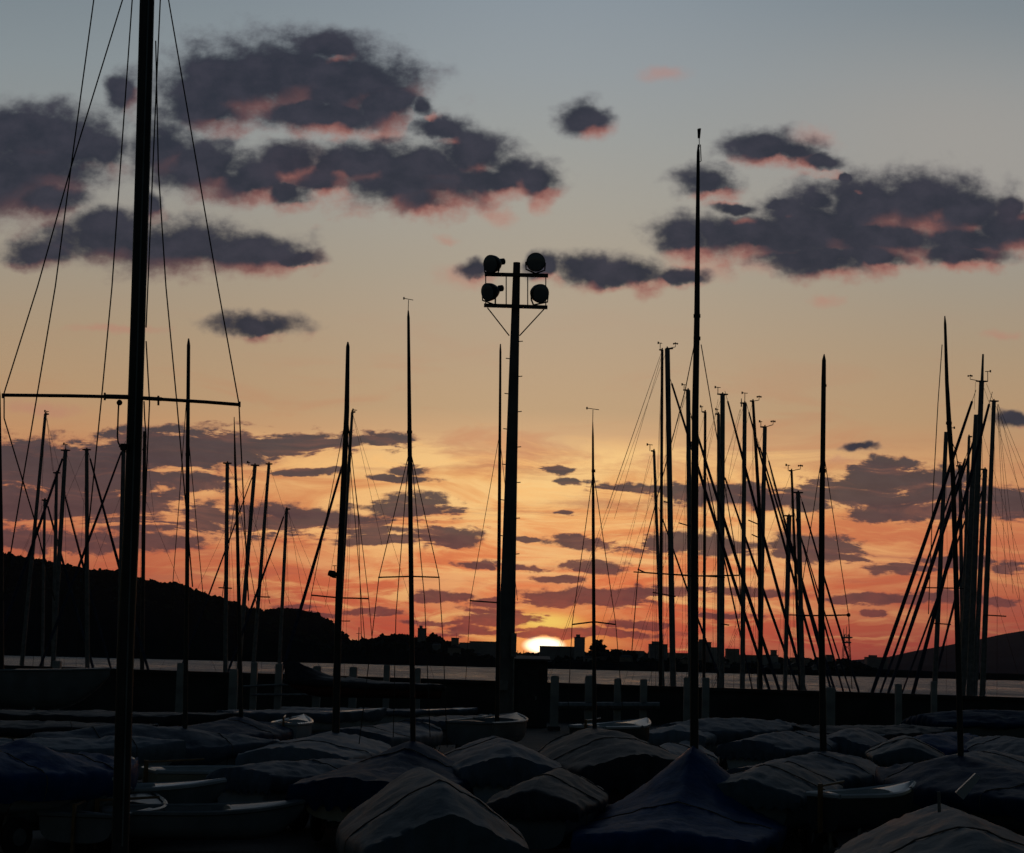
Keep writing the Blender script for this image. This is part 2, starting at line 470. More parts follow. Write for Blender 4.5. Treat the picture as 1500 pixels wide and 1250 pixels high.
class MB:
    def __init__(s):
        s.v = []
        s.f = []

    def add(s, vs, fs):
        o = len(s.v)
        s.v += [tuple(x) for x in vs]
        s.f += [tuple(i + o for i in f) for f in fs]
        return s

    def tube(s, pts, rad, n=8, caps=True):
        pts = [Vector(p) for p in pts]
        if not isinstance(rad, (list, tuple)):
            rad = [rad] * len(pts)
        vs, fs = [], []
        up = Vector((0, 0, 1))
        for i, p in enumerate(pts):
            t = (pts[min(i + 1, len(pts) - 1)] - pts[max(i - 1, 0)])
            if t.length < 1e-9:
                t = up.copy()
            t.normalize()
            a = t.cross(Vector((0, 1, 0)) if abs(t.y) < 0.9 else Vector((1, 0, 0))).normalized()
            b = t.cross(a)
            for k in range(n):
                an = 2 * math.pi * k / n
                vs.append(p + (a * math.cos(an) + b * math.sin(an)) * rad[i])
        for i in range(len(pts) - 1):
            for k in range(n):
                k2 = (k + 1) % n
                fs.append((i * n + k, i * n + k2, (i + 1) * n + k2, (i + 1) * n + k))
        if caps:
            fs.append(tuple(range(n - 1, -1, -1)))
            e = (len(pts) - 1) * n
            fs.append(tuple(e + k for k in range(n)))
        return s.add(vs, fs)

    def box(s, c, size, rz=0.0, rot=None):
        hx, hy, hz = size[0] / 2, size[1] / 2, size[2] / 2
        mtx = rot if rot is not None else Matrix.Rotation(rz, 3, 'Z')
        vs = [Vector(c) + mtx @ Vector((x * hx, y * hy, z * hz)) for x in (-1, 1) for y in (-1, 1) for z in (-1, 1)]
        fs = [(0, 1, 3, 2), (4, 6, 7, 5), (0, 4, 5, 1), (2, 3, 7, 6), (0, 2, 6, 4), (1, 5, 7, 3)]
        return s.add(vs, fs)

    def lathe(s, c, axis, prof, n=20):
        """prof: list of (distance along axis, radius)"""
        axis = Vector(axis).normalized()
        a = axis.cross(Vector((0, 0, 1)) if abs(axis.z) < 0.9 else Vector((1, 0, 0))).normalized()
        b = axis.cross(a)
        vs, fs = [], []
        for (t, r) in prof:
            for k in range(n):
                an = 2 * math.pi * k / n
                vs.append(Vector(c) + axis * t + (a * math.cos(an) + b * math.sin(an)) * max(r, 1e-4))
        for i in range(len(prof) - 1):
            for k in range(n):
                k2 = (k + 1) % n
                fs.append((i * n + k, i * n + k2, (i + 1) * n + k2, (i + 1) * n + k))
        fs.append(tuple(range(n - 1, -1, -1)))
        e = (len(prof) - 1) * n
        fs.append(tuple(e + k for k in range(n)))
        return s.add(vs, fs)

    def grid(s, rows, close=False):
        nr, nc = len(rows), len(rows[0])
        vs = [p for r in rows for p in r]
        fs = []
        for i in range(nr - 1):
            for j in range(nc - 1):
                a = i * nc + j
                fs.append((a, a + 1, a + nc + 1, a + nc))
        return s.add(vs, fs)

    def blob(s, c, r, k=0.25, seed=0):
        n, mrow = 9, 6
        vs, fs = [], []
        for i in range(mrow + 1):
            th = math.pi * i / mrow
            for j in range(n):
                ph = 2 * math.pi * j / n
                d = Vector((math.sin(th) * math.cos(ph), math.sin(th) * math.sin(ph), math.cos(th)))
                q = 1 + k * mnoise.noise(d * 2.3 + Vector((seed * 3.1, seed * 1.7, seed)))
                vs.append(Vector(c) + Vector((d.x * r[0], d.y * r[1], d.z * r[2])) * q)
        for i in range(mrow):
            for j in range(n):
                j2 = (j + 1) % n
                fs.append((i * n + j, (i + 1) * n + j, (i + 1) * n + j2, i * n + j2))
        return s.add(vs, fs)

    def build(s, name, mtl, parent=None, smooth=True, angle=35):
        me = bpy.data.meshes.new(name)
        vs = s.v
        if parent is not None:
            root = parent
            chain = []
            while root is not None:
                chain.append(root)
                root = root.parent
            inv = Matrix.Identity(4)
            for o in chain:
                inv = inv @ o.matrix_basis.inverted() if False else inv
            w = Matrix.Identity(4)
            for o in reversed(chain):
                w = w @ o.matrix_basis
            wi = w.inverted()
            vs = [tuple(wi @ Vector(v)) for v in vs]
        me.from_pydata(vs, [], s.f)
        me.materials.append(M[mtl] if isinstance(mtl, str) else mtl)
        if smooth:
            me.polygons.foreach_set('use_smooth', [True] * len(me.polygons))
            me.set_sharp_from_angle(angle=R(angle))
        me.validate()
        o = bpy.data.objects.new(name, me)
        COL.objects.link(o)
        if parent is not None:
            o.parent = parent
        return o


def tag(o, label, cat, group=None, kind=None):
    if label:
        o['label'] = label
    if cat:
        o['category'] = cat
    if group:
        o['group'] = group
    if kind:
        o['kind'] = kind
    return o


def thing(name, label, cat, loc=(0, 0, 0), rz=0.0, group=None):
    o = bpy.data.objects.new(name, None)
    o.empty_display_size = 0.3
    o.matrix_basis = Matrix.Translation(Vector(loc)) @ Matrix.Rotation(rz, 4, 'Z')
    COL.objects.link(o)
    return tag(o, label, cat, group)


def struct(o):
    o['kind'] = 'structure'
    return o


def px2m(p, d):
    return p * d / F_PX


def interp(prof, x):
    if x <= prof[0][0]:
        return prof[0][1]
    for (a, b), (c, e) in zip(prof, prof[1:]):
        if x <= c:
            return b + (e - b) * (x - a) / (c - a)
    return prof[-1][1]


# ------------------------------------------------------------------ ground, wall, water, far land
WALL_D, WATER_Z = 70.0, -1.8
gb = MB()
rows = []
for i in range(0, 91):
    y = -12 + i * (WALL_D + 0.5 + 12) / 90
    rows.append([(x, y, 0.02 * mnoise.noise(Vector((x * 0.15, y * 0.15, 3))) - 0.01) for x in np.linspace(-60, 60, 70)])
gb.grid(rows)
struct(gb.build('ground', 'asphalt'))

w = MB()
w.grid([[(x, y, WATER_Z) for x in (-2600, -600, 600, 2600)] for y in (70.9, 300, 800, 1800)])
struct(w.build('water', 'water', smooth=False))

# quay face and parapet wall: one long wall with a coping
wall = thing('sea_wall', 'long dark concrete sea wall between the boat yard and the water', 'wall', (0, WALL_D + 0.35, 0))
pts_top = [(x, wp(x, 974.5 + x * (1022 - 974.5) / 1500.0, WALL_D)) for x in range(-300, 1900, 100)]
body, cope = MB(), MB()
for (xa, a), (xb, b) in zip(pts_top, pts_top[1:]):
    for mb_, z0a, z0b, z1a, z1b, y0, y1 in ((body, -4, -4, a.z - 0.12, b.z - 0.12, WALL_D + 0.1, WALL_D + 0.45),
                                           (cope, a.z - 0.12, b.z - 0.12, a.z, b.z, WALL_D, WALL_D + 0.6)):
        mb_.add([(a.x, y0, z0a), (b.x, y0, z0b), (b.x, y1, z0b), (a.x, y1, z0a), (a.x, y0, z1a), (b.x, y0, z1b), (b.x, y1, z1b), (a.x, y1, z1a)],
                [(0, 1, 5, 4), (1, 2, 6, 5), (2, 3, 7, 6), (3, 0, 4, 7), (4, 5, 6, 7), (3, 2, 1, 0)])
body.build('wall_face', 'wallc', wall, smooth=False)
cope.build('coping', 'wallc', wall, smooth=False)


def ridge(name, prof, d, depth, mtl, foot=-3.0, front=120.0, jag=0.0, jscale=0.05, seg=160, seed=1):
    """land whose skyline has the heights of prof, rising from the shore at d-front, falling behind"""
    xs = np.linspace(prof[0][0], prof[-1][0], seg)
    rows = []
    tt = [-1.0, -0.8, -0.6, -0.4, -0.22, -0.1, 0.0, 0.15, 0.4, 0.7, 1.0]
    for t in tt:
        row = []
        for x in xs:
            top = wp(x, interp(prof, x), d)
            h = top.z - foot
            k = max(0.0, 1 - abs(t)) ** (0.75 if t < 0 else 1.0)
            k = k if t > -1 else 0
            y = d + (t * front if t < 0 else t * depth)
            sx = top.x * y / d if t < 0 else top.x
            n = jag * mnoise.fractal(Vector((top.x * jscale, y * jscale, seed)), 1.0, 2.0, 4) if -1 < t < 1 else 0
            row.append((top.x, y, foot + h * k + n * (1 if t else 0.6)))
        rows.append(row)
    mb_ = MB()
    mb_.grid(rows)
    return struct(mb_.build(name, mtl))


HILL1 = [(-420, 742), (-260, 760), (-150, 776), (-60, 796), (0, 812), (30, 817), (60, 822), (100, 831), (150, 837), (180, 842), (220, 852), (250, 855), (280, 863), (300, 872),
         (340, 882), (370, 895), (400, 907), (440, 927), (470, 942), (500, 962), (530, 973), (560, 976)]
HILL2 = [(300, 960), (340, 928), (370, 903), (390, 894), (420, 891), (450, 896), (470, 903), (490, 915), (505, 933), (520, 943), (540, 953), (570, 966), (620, 974)]
LOWR = [(380, 975), (480, 955), (500, 945), (515, 941), (530, 941), (545, 937), (570, 932), (590, 933), (600, 937), (620, 939), (650, 943), (700, 950), (740, 958), (760, 960), (800, 960),
        (880, 958), (940, 958), (980, 962), (1040, 966), (1100, 970), (1160, 970), (1190, 969), (1215, 967), (1235, 972), (1262, 979), (1300, 981), (1500, 988), (1900, 999)]
MTN = [(1180, 985), (1240, 980), (1262, 975), (1268, 966), (1290, 964), (1300, 965), (1340, 955), (1380, 947), (1430, 937), (1470, 928), (1500, 923), (1560, 911), (1650, 902), (1750, 910), (1900, 925)]
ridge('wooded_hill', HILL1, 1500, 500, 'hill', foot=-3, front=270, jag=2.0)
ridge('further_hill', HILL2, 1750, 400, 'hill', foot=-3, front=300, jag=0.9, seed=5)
ridge('far_shore', LOWR, 1480, 220, 'hill', foot=-3, front=190, jag=0.6, seed=8, seg=240)
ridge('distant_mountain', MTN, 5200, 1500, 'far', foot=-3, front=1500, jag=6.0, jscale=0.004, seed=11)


# woodland crowns over the hills: nobody could count them
def canopy(name, label, prof, d, x0, x1, n, r0, r1, down, mtl='leaf', seed=3):
    rnd = random.Random(seed)
    mb_ = MB()
    for i in range(n):
        x = rnd.uniform(x0, x1)
        fr = 0 if i < n * 0.45 else rnd.random() ** 1.3
        top = wp(x, interp(prof, x), d)
        h = max(2.0, top.z + 3)
        y = d - fr * 120 + rnd.uniform(-15, 25)
        z = -3 + h * (1 - fr * 0.44) ** 0.75
        r = rnd.uniform(r0, r1) * rnd.uniform(0.7, 1.2)
        for q in range(3):
            mb_.blob((top.x + rnd.uniform(-r, r) * 0.8, y + rnd.uniform(-r, r), z - down + rnd.uniform(-0.35, 0.5) * r),
                     (r * rnd.uniform(0.45, 0.85), r * 0.7, r * rnd.uniform(0.4, 0.75)), 0.9, seed=i * 3 + q)
    o = mb_.build(name, mtl, smooth=False)
    return tag(o, label, 'woodland', kind='stuff')


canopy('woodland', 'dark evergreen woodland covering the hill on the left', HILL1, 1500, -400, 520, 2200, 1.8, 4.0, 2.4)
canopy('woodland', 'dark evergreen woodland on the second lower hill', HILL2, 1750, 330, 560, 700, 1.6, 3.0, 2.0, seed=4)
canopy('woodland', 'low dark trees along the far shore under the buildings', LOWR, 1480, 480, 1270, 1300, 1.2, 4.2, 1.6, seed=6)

# ------------------------------------------------------------------ buildings across the water
BL = [  # x0, x1, ytop, depth m, colour, distance, roof kind, label
    (612, 624, 921, 9, 'bld1', 1440, 'tank', 'slim tower block poking out of far shore trees, left of the flat blocks'),
    (661, 672, 935, 9, 'bld2', 1430, 'mast', 'small square block with a rooftop aerial on the far shore'),
    (673, 690, 942, 9, 'bld3', 1420, 'flat', 'low block filling the dip beside the rooftop aerial block'),
    (688, 730, 940, 14, 'bld1', 1400, 'flat', 'long flat-roofed block on the far shore just left of the light pole'),
    (750, 776, 958, 12, 'bld2', 1400, 'posts', 'low block with rooftop posts directly under the left of the sun'),
    (791, 843, 947, 16, 'bld1', 1400, 'flat', 'long flat roof that cuts off the lower right of the sun'),
    (842, 857, 934, 10, 'bld3', 1390, 'tank', 'square tower block between the sun and the round tree'),
    (952, 978, 944, 14, 'bld1', 1400, 'tank', 'wide apartment block behind the pair of close masts'),
    (980, 1012, 957, 14, 'bld2', 1410, 'flat', 'low wide block right of the apartment block behind the close masts'),
    (1022, 1042, 941, 12, 'bld1', 1420, 'tank', 'tall stepped apartment block just right of the tallest mast'),
    (1042, 1053, 949, 12, 'bld3', 1400, 'flat', 'shorter wing beside the tall stepped apartment block'),
    (1065, 1083, 951, 12, 'bld2', 1410, 'flat', 'boxy block between two thick masts on the far shore'),
    (1083, 1110, 960, 12, 'bld1', 1420, 'flat', 'low flat block right of the boxy block on the far shore'),
    (1117, 1140, 960, 12, 'bld3', 1420, 'flat', 'low block carrying the small square tower at its right end'),
    (1131, 1138, 953, 9, 'bld1', 1440, 'flat', 'small square tower rising behind a low block, right of the mast cluster'),
    (1160, 1186, 964, 12, 'bld2', 1420, 'flat', 'low grey block behind the row of slanting furled sails'),
    (1212, 1220, 960, 9, 'bld1', 1440, 'flat', 'tiny block on the small rise right of the lone thick mast'),
    (1270, 1300, 963, 14, 'bld1', 1900, 'tank', 'flat block with a rooftop box at the foot of the distant mountain'),
    (896, 912, 952, 10, 'bld2', 1400, 'flat', 'low block among the trees right of the round tree'),
    (922, 944, 954, 10, 'bld1', 1400, 'flat', 'flat block left of the wide apartment block behind the close masts'),
]
for (x0, x1, yt, dep, bm, d, kind, lab) in BL:
    a, b = wp(x0, yt, d), wp(x1, yt, d)
    top = min(a.z, b.z)
    cx, wd = (a.x + b.x) / 2, b.x - a.x
    t = thing('apartment_block', lab, 'building', (cx, d, -2), group='buildings on the far shore')
    MB().box((cx, d + dep / 2, (top - 2) / 2), (wd, dep, top + 2)).build('wall', bm, t, smooth=False)
    rf = MB().box((cx, d + dep / 2, top + 0.204), (wd + 0.5, dep + 0.5, 0.4)).build('roof', 'roof', t, smooth=False)
    if kind == 'tank':
        MB().box((cx - wd * 0.15, d + dep / 2, top + 1.3), (wd * 0.4, 3, 2.0)).build('roof_tank', bm, rf, smooth=False)
    elif kind == 'mast':
        MB().tube([(cx + 1, d + 4, top + 0.4), (cx + 1, d + 4, top + 4)], 0.12, 6).build('aerial', 'steel', rf)
    elif kind == 'posts':
        for q in range(5):
            MB().tube([(cx - wd * 0.35 + q * wd * 0.17, d + 3, top + 0.4), (cx - wd * 0.35 + q * wd * 0.17, d + 3, top + 1.6 + (q % 2))], 0.22, 6).build('roof_post', 'steel', rf)


rnd_h = random.Random(12)
for i in range(22):
    hx = 640 + i * 28 + rnd_h.uniform(-9, 9)
    d = 1385 + rnd_h.uniform(-25, 25)
    top = wp(hx, interp(LOWR, hx) - rnd_h.uniform(-7, 3), d)
    wd, dp = rnd_h.uniform(5, 11), rnd_h.uniform(6, 9)
    eave = top.z - wd * .28
    t = thing('house', 'small pitched-roof house low among the far shore trees', 'house', (top.x, d, -2), group='small houses on the far shore')
    MB().box((top.x, d, (eave - 2) / 2), (wd, dp, eave + 2)).build('wall', ('bld1', 'bld2', 'bld3')[i % 3], t, smooth=False)
    e = .5
    x0, x1, y0, y1 = top.x - wd / 2 - e, top.x + wd / 2 + e, d - dp / 2 - e, d + dp / 2 + e
    if i % 2:
        vs = [(x0, y0, eave + .01), (x1, y0, eave + .01), (x1, y1, eave + .01), (x0, y1, eave + .01), (top.x, y0, top.z), (top.x, y1, top.z)]
        fs = [(3, 2, 1, 0), (0, 1, 4), (2, 3, 5), (1, 2, 5, 4), (3, 0, 4, 5)]
    else:
        vs = [(x0, y0, eave + .01), (x1, y0, eave + .01), (x1, y1, eave + .01), (x0, y1, eave + .01), (x0 + wd * .2, d, top.z - .6), (x1 - wd * .2, d, top.z - .6)]
        fs = [(3, 2, 1, 0), (0, 1, 5, 4), (2, 3, 4, 5), (1, 2, 5), (3, 0, 4)]
    MB().add(vs, fs).build('roof', 'roof', t, smooth=False)


def far_tree(px, ytop, wpx, d, label, seed):
    rnd = random.Random(seed)
    tp = wp(px, ytop, d)
    r = px2m(wpx, d) / 2
    t = thing('tree', label, 'tree', (tp.x, d, -1), group='trees on the far shore')
    MB().tube([(tp.x, d, -1), (tp.x, d, tp.z - r)], [0.5, 0.3], 7).build('trunk', 'trunk', t)
    c = MB()
    for i in range(60):
        a = Vector((rnd.gauss(0, 1), rnd.gauss(0, 1), rnd.gauss(0, 1))).normalized() * r * rnd.uniform(0.3, 0.85)
        c.blob(Vector((tp.x, d, tp.z - r)) + a, (r * rnd.uniform(0.13, 0.28), r * 0.22, r * rnd.uniform(0.1, 0.22)), 1.0, seed=seed * 100 + i)
    c.build('crown', 'leaf', t, smooth=False)


for i, (x, y, w_, lab) in enumerate([(875, 935, 28, 'round dark tree on the far shore right of the sun and tower block'),
                                     (638, 926, 30, 'broad dark tree on the far shore beside the slim tower block'),
                                     (622, 930, 20, 'small rounded tree half in front of the slim tower block'),
                                     (905, 949, 26, 'wide low tree between the round tree and the apartment block'),
                                     (575, 930, 40, 'broad low tree on the far shore just left of the mast with long spreaders'),
                                     (925, 951, 24, 'low tree at the end of the tree row left of the apartment block')]):
    far_tree(x, y, w_, 1385 if x > 800 else 1450, lab, 30 + i)

# lattice tower far right of the cluster
tx = wp(1240, 926, 2400)
lt = thing('lattice_tower', 'far lattice radio tower with round platforms, seen between slanting stays', 'tower', (tx.x, 2400, 0))
lg = MB()
hw = 6.0
for sx in (-1, 1):
    for sy in (-1, 1):
        lg.tube([(tx.x + sx * hw, 2400 + sy * hw, 0), (tx.x + sx * 2.5, 2400 + sy * 2.5, tx.z - 3)], 0.45, 5)
for k in range(7):
    z0, z1 = k * tx.z / 7.3, (k + 1) * tx.z / 7.3
    a0, a1 = hw - 3.5 * k / 7, hw - 3.5 * (k + 1) / 7
    lg.tube([(tx.x - a0, 2400 - a0, z0), (tx.x + a1, 2400 - a1, z1)], 0.25, 4)
    lg.tube([(tx.x + a0, 2400 - a0, z0), (tx.x - a1, 2400 - a1, z1)], 0.25, 4)
lg.build('lattice', 'steel', lt)
for z, r in ((tx.z - 8, 7.5), (tx.z - 14, 6)):
    MB().lathe((tx.x, 2400, z), (0, 0, 1), [(0, r * 0.7), (0.6, r), (1.8, r), (2.2, r * 0.8)], 14).build('platform', 'steel', lt)
an = MB()
for ox in (-3.5, 0, 3.8):
    an.tube([(tx.x + ox, 2400, tx.z - 7), (tx.x + ox, 2400, tx.z + 4 + (ox == 0) * 3)], 0.35, 5)
an.build('antenna', 'steel', lt)
tx = wp(526, 919, 1500)
a2 = thing('antenna_mast', 'thin aerial mast on the low ridge left of the long-spreader mast', 'antenna', (tx.x, 1500, 0))
MB().tube([(tx.x, 1500, 0), (tx.x, 1500, tx.z)], [0.45, 0.3], 6).build('pole', 'steel', a2)
MB().tube([(tx.x - 2, 1500, tx.z - 5), (tx.x + 2, 1500, tx.z - 5)], 0.2, 5).build('crossarm', 'steel', a2)

# ------------------------------------------------------------------ floodlight pole
LD = 44.0


def lp(x, y, dd=0.0):
    return wp(x, y, LD + dd)


ptop, pbot = lp(757, 385), lp(741, 985)
k = (0 - ptop.z) / (pbot.z - ptop.z)
pground = ptop + (pbot - ptop) * k
pole = thing('floodlight_pole', 'tall dark pole with four round floodlights on two crossarms, in front of the sun', 'light pole', (pground.x, LD, 0))
pts = [ptop + (pground - ptop) * t for t in (0, 0.03, 0.2, 0.45, 0.7, 1.0)]
rad = [px2m(w_ / 2, LD) for w_ in (10.5, 11, 14, 18, 22.5, 27)]
MB().tube(pts, rad, 20).build('pole', 'pole', pole)
for (ya, xa, yb, xb) in ((402, 710, 404, 803), (447.5, 709, 450.5, 802)):
    a, b = lp(xa, ya, -0.17), lp(xb, yb, -0.17)
    c = (a + b) / 2
    ang = math.atan2(b.z - a.z, b.x - a.x)
    MB().box(c, ((b - a).length, 0.09, px2m(5, LD)), rot=Matrix.Rotation(-ang, 3, 'Y')).build('crossarm', 'dark_alloy', pole, smooth=False)
for x, y0, y1 in ((711.5, 404, 447), (741.5, 404, 447), (773, 404, 448), (799.5, 405, 449)):
    MB().tube([lp(x, y0, -0.17), lp(x, y1, -0.17)], px2m(0.8, LD), 6).build('upright_rod', 'dark_alloy', pole)
for (x0, y0, x1, y1) in ((714, 451, 746, 492), (797, 453, 761, 492)):
    MB().tube([lp(x0, y0, -0.17), lp(x1, y1, -0.1)], px2m(0.9, LD), 6).build('brace', 'dark_alloy', pole)
# floodlights: a drum with a domed back, a yoke and a ballast box
for (x, y, r, turn, tilt, side) in ((720.5, 387, 13.5, -38, -12, 1), (784.5, 384.5, 14, 8, -8, 0), (716.5, 428, 13.5, -45, -16, 1), (790.5, 430, 14, 30, -14, -1)):
    c = lp(x, y, -0.3)
    rr = px2m(r, LD)
    ax = Vector((math.sin(R(turn)), -math.cos(R(turn)), math.sin(R(tilt)))).normalized()
    body = MB().lathe(c, ax, [(-0.46 * rr / 0.21 * 0.6, rr * 0.22), (-0.27, rr * 0.42), (-0.18, rr * 0.72), (-0.09, rr * 0.92), (0.0, rr), (0.05, rr * 1.02), (0.06, rr * 0.94)], 24)
    fl = body.build('floodlight', 'dark_alloy', pole)
    MB().lathe(c + ax * 0.062, ax, [(0, rr * 0.93), (0.02, rr * 0.7), (0.028, rr * 0.3), (0.03, 0.01)], 24).build('lens', 'glasslamp', fl)
    yarm = 403 if y < 410 else 449
    base = lp(x + side * 9, yarm - 2, -0.22)
    sidev = ax.cross(Vector((0, 0, 1))).normalized()
    yk = MB()
    for s in (-1, 1):
        yk.tube([c + sidev * s * rr * 1.04, c + sidev * s * rr * 1.0 + Vector((0, 0, -rr * 0.8)), base], px2m(1.2, LD), 6)
    yk.build('yoke', 'dark_alloy', fl)
    if side == 1:
        bc = c - ax * 0.34 + Vector((0.03, 0, 0.05))
        MB().lathe(bc, (1, 0.3, 0.2), [(-0.07, 0.05), (-0.05, 0.075), (0.05, 0.075), (0.07, 0.05)], 12).build('lamp_housing', 'dark_alloy', fl)
# climbing pegs, alternating sides, and the switch box
for i in range(13):
    y = 503 + i * 26
    s = 1 if i % 2 == 0 else -1
    t = (y - 385) / 600.0
    c = ptop + (pbot - ptop) * t
    rr = np.interp(t, [0, 1], [px2m(6, LD), px2m(12, LD)])
    MB().tube([c + Vector((s * rr * 0.9, -0.02, 0)), c + Vector((s * (rr + px2m(5, LD)), -0.02, 0.01))], px2m(0.7, LD), 6).build('climbing_peg', 'dark_alloy', pole)
for (x, y, w_, h) in ((752.5, 945, 8, 34), (737, 1004, 14, 14)):
    MB().box(lp(x, y, -0.2), (px2m(w_, LD), 0.16, px2m(h, LD))).build('switch_box', 'steel', pole, smooth=False)
MB().tube([lp(752, 962, -0.2), lp(751, 1040, -0.2)], px2m(1.2, LD), 6).build('conduit', 'steel', pole)

# ------------------------------------------------------------------ store hut, posts and rails by the wall
hd = 64.0
a, b = wp(752, 968, hd), wp(802, 968, hd)
hut = thing('storage_hut', 'small dark storage hut right of the floodlight pole, before the sea wall', 'hut', ((a.x + b.x) / 2, hd, 0))
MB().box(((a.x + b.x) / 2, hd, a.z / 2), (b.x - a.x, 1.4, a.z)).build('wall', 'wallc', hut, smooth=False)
MB().add([(a.x - .08, hd - .85, a.z + .01), (b.x + .08, hd - .85, a.z + .01), (b.x + .08, hd + .85, a.z + .12), (a.x - .08, hd + .85, a.z + .12),
          (a.x - .08, hd - .85, a.z + .07), (b.x + .08, hd - .85, a.z + .07), (b.x + .08, hd + .85, a.z + .18), (a.x - .08, hd + .85, a.z + .18)],
         [(3, 2, 1, 0), (4, 5, 6, 7), (0, 1, 5, 4), (1, 2, 6, 5), (2, 3, 7, 6), (3, 0, 4, 7)]).build('roof', 'roof', hut, smooth=False)
dr = MB().box(((a.x * .55 + b.x * .45), hd - .72, .95), (.7, .04, 1.8)).build('door', 'dark_alloy', hut, smooth=False)
MB().box(((a.x * .55 + b.x * .45) + .25, hd - .76, .95), (.05, .04, .12)).build('handle', 'steel', dr, smooth=False)

PD = 61.0
POSTS = [(84, 968, 11, 'pale post at far left, standing over the bow of the grey keelboat'),
         (266, 971, 11, 'pale post just left of the thick-topped mast in the left half, before the sea wall'),
         (343, 980, 12, 'wide pale post beside the thin dark dinghy mast, before the sea wall'),
         (373, 970, 9, 'slim pale post just right of the wide one beside the thin dinghy mast'),
         (409, 972, 10, 'pale post under the short leaning mast of the left group'),
         (465, 976, 11, 'pale post left of the mast that carries the small radar reflector'),
         (518, 977, 11, 'pale post just right of the mast that carries the small radar reflector'),
         (567, 974, 9, 'pale post midway between the radar reflector mast and the long-spreader mast'),
         (612, 979, 9, 'pale post touching the right side of the long-spreader mast'),
         (813, 990, 12, 'pale post just right of the storage hut'),
         (864, 990, 13, 'thick pale post behind the slender mast right of the sun'),
         (905, 994, 10, 'pale post with the rail, second one right of the slender mast'),
         (943, 995, 10, 'pale post with the rail, just left of the tall mast cluster'),
         (1007, 992, 10, 'pale post between the cluster mast standing ashore and the tallest mast'),
         (1034, 993, 10, 'pale post just right of the tallest mast'),
         (1216, 1007, 13, 'thick pale post touching the lone thick mast on the right'),
         (1316, 1002, 9, 'pale post among the slanting furled sails at right'),
         (1368, 998, 8, 'slim pale post left of the dense right-hand bundle of masts')]
for x, y, w_, lab in POSTS:
    p = wp(x, y, PD)
    o = thing('concrete_post', lab, 'post', (p.x, PD, 0), group='pale posts along the sea wall')
    wd = px2m(w_, PD)
    mb_ = MB()
    h = p.z
    q = wd / 2
    c = q * 0.8
    mb_.add([(p.x - q, PD - q, 0), (p.x + q, PD - q, 0), (p.x + q, PD + q, 0), (p.x - q, PD + q, 0),
             (p.x - q, PD - q, h - .04), (p.x + q, PD - q, h - .04), (p.x + q, PD + q, h - .04), (p.x - q, PD + q, h - .04),
             (p.x - c, PD - c, h), (p.x + c, PD - c, h), (p.x + c, PD + c, h), (p.x - c, PD + c, h)],
            [(0, 1, 5, 4), (1, 2, 6, 5), (2, 3, 7, 6), (3, 0, 4, 7), (4, 5, 9, 8), (5, 6, 10, 9), (6, 7, 11, 10), (7, 4, 8, 11), (8, 9, 10, 11)])
    mb_.build('shaft', 'concrete', o, smooth=False)
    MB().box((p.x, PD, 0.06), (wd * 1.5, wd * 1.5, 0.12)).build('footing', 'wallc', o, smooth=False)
for (x0, y0, x1, y1, lab) in ((352, 1006, 470, 1001, 'upper thin rail tied between the pale posts in the left half'),
                              (368, 1018, 470, 1018, 'lower thin rail tied between the pale posts in the left half'),
                              (818, 1034, 966, 1034, 'thick grey beam resting between the pale posts right of the sun')):
    a, b = wp(x0, y0, PD - 0.25), wp(x1, y1, PD - 0.25)
    r_ = 0.12 if x0 > 800 else 0.035
    o = MB().tube([a, b], r_, 8).build('rail', 'steel')
    tag(o, lab, 'rail', 'rails between the pale posts')

# ------------------------------------------------------------------ boat shapes


def hull_rows(Lh, B, gz, kz, sheer=0.12, full=0.78, n=18, transom=0.72):
    rows = []
    for i in range(n + 1):
        t = i / n
        if t < 0.42:
            b = transom + (1 - transom) * math.sin(math.pi / 2 * t / 0.42)
        else:
            u = (t - 0.42) / 0.58
            b = max(0.012, 1 - u ** 2.1)
        b *= B / 2
        g = gz + sheer * max(0, t - 0.4) ** 2 * 2.2
        kk = kz + (g - kz) * (max(0, t - 0.72) / 0.28) ** 2.2 * 0.85 + 0.06 * (1 - t) * (g - kz)
        row = []
        for a in np.linspace(-1, 1, 13):
            s = abs(a)
            yy = math.copysign(b * min(1.0, (math.sin(math.pi / 2 * min(1, s * 1.02)) ** (0.75))), a) if s > 1e-6 else 0.0
            zz = kk + (g - kk) * (s ** 2.4 * 0.62 + s ** 6 * 0.38)
            row.append((Lh * (t - 0.5), yy, zz))
        rows.append(row)
    return rows


def local(o):
    w = o.matrix_basis.copy()
    return lambda v: w @ Vector(v)


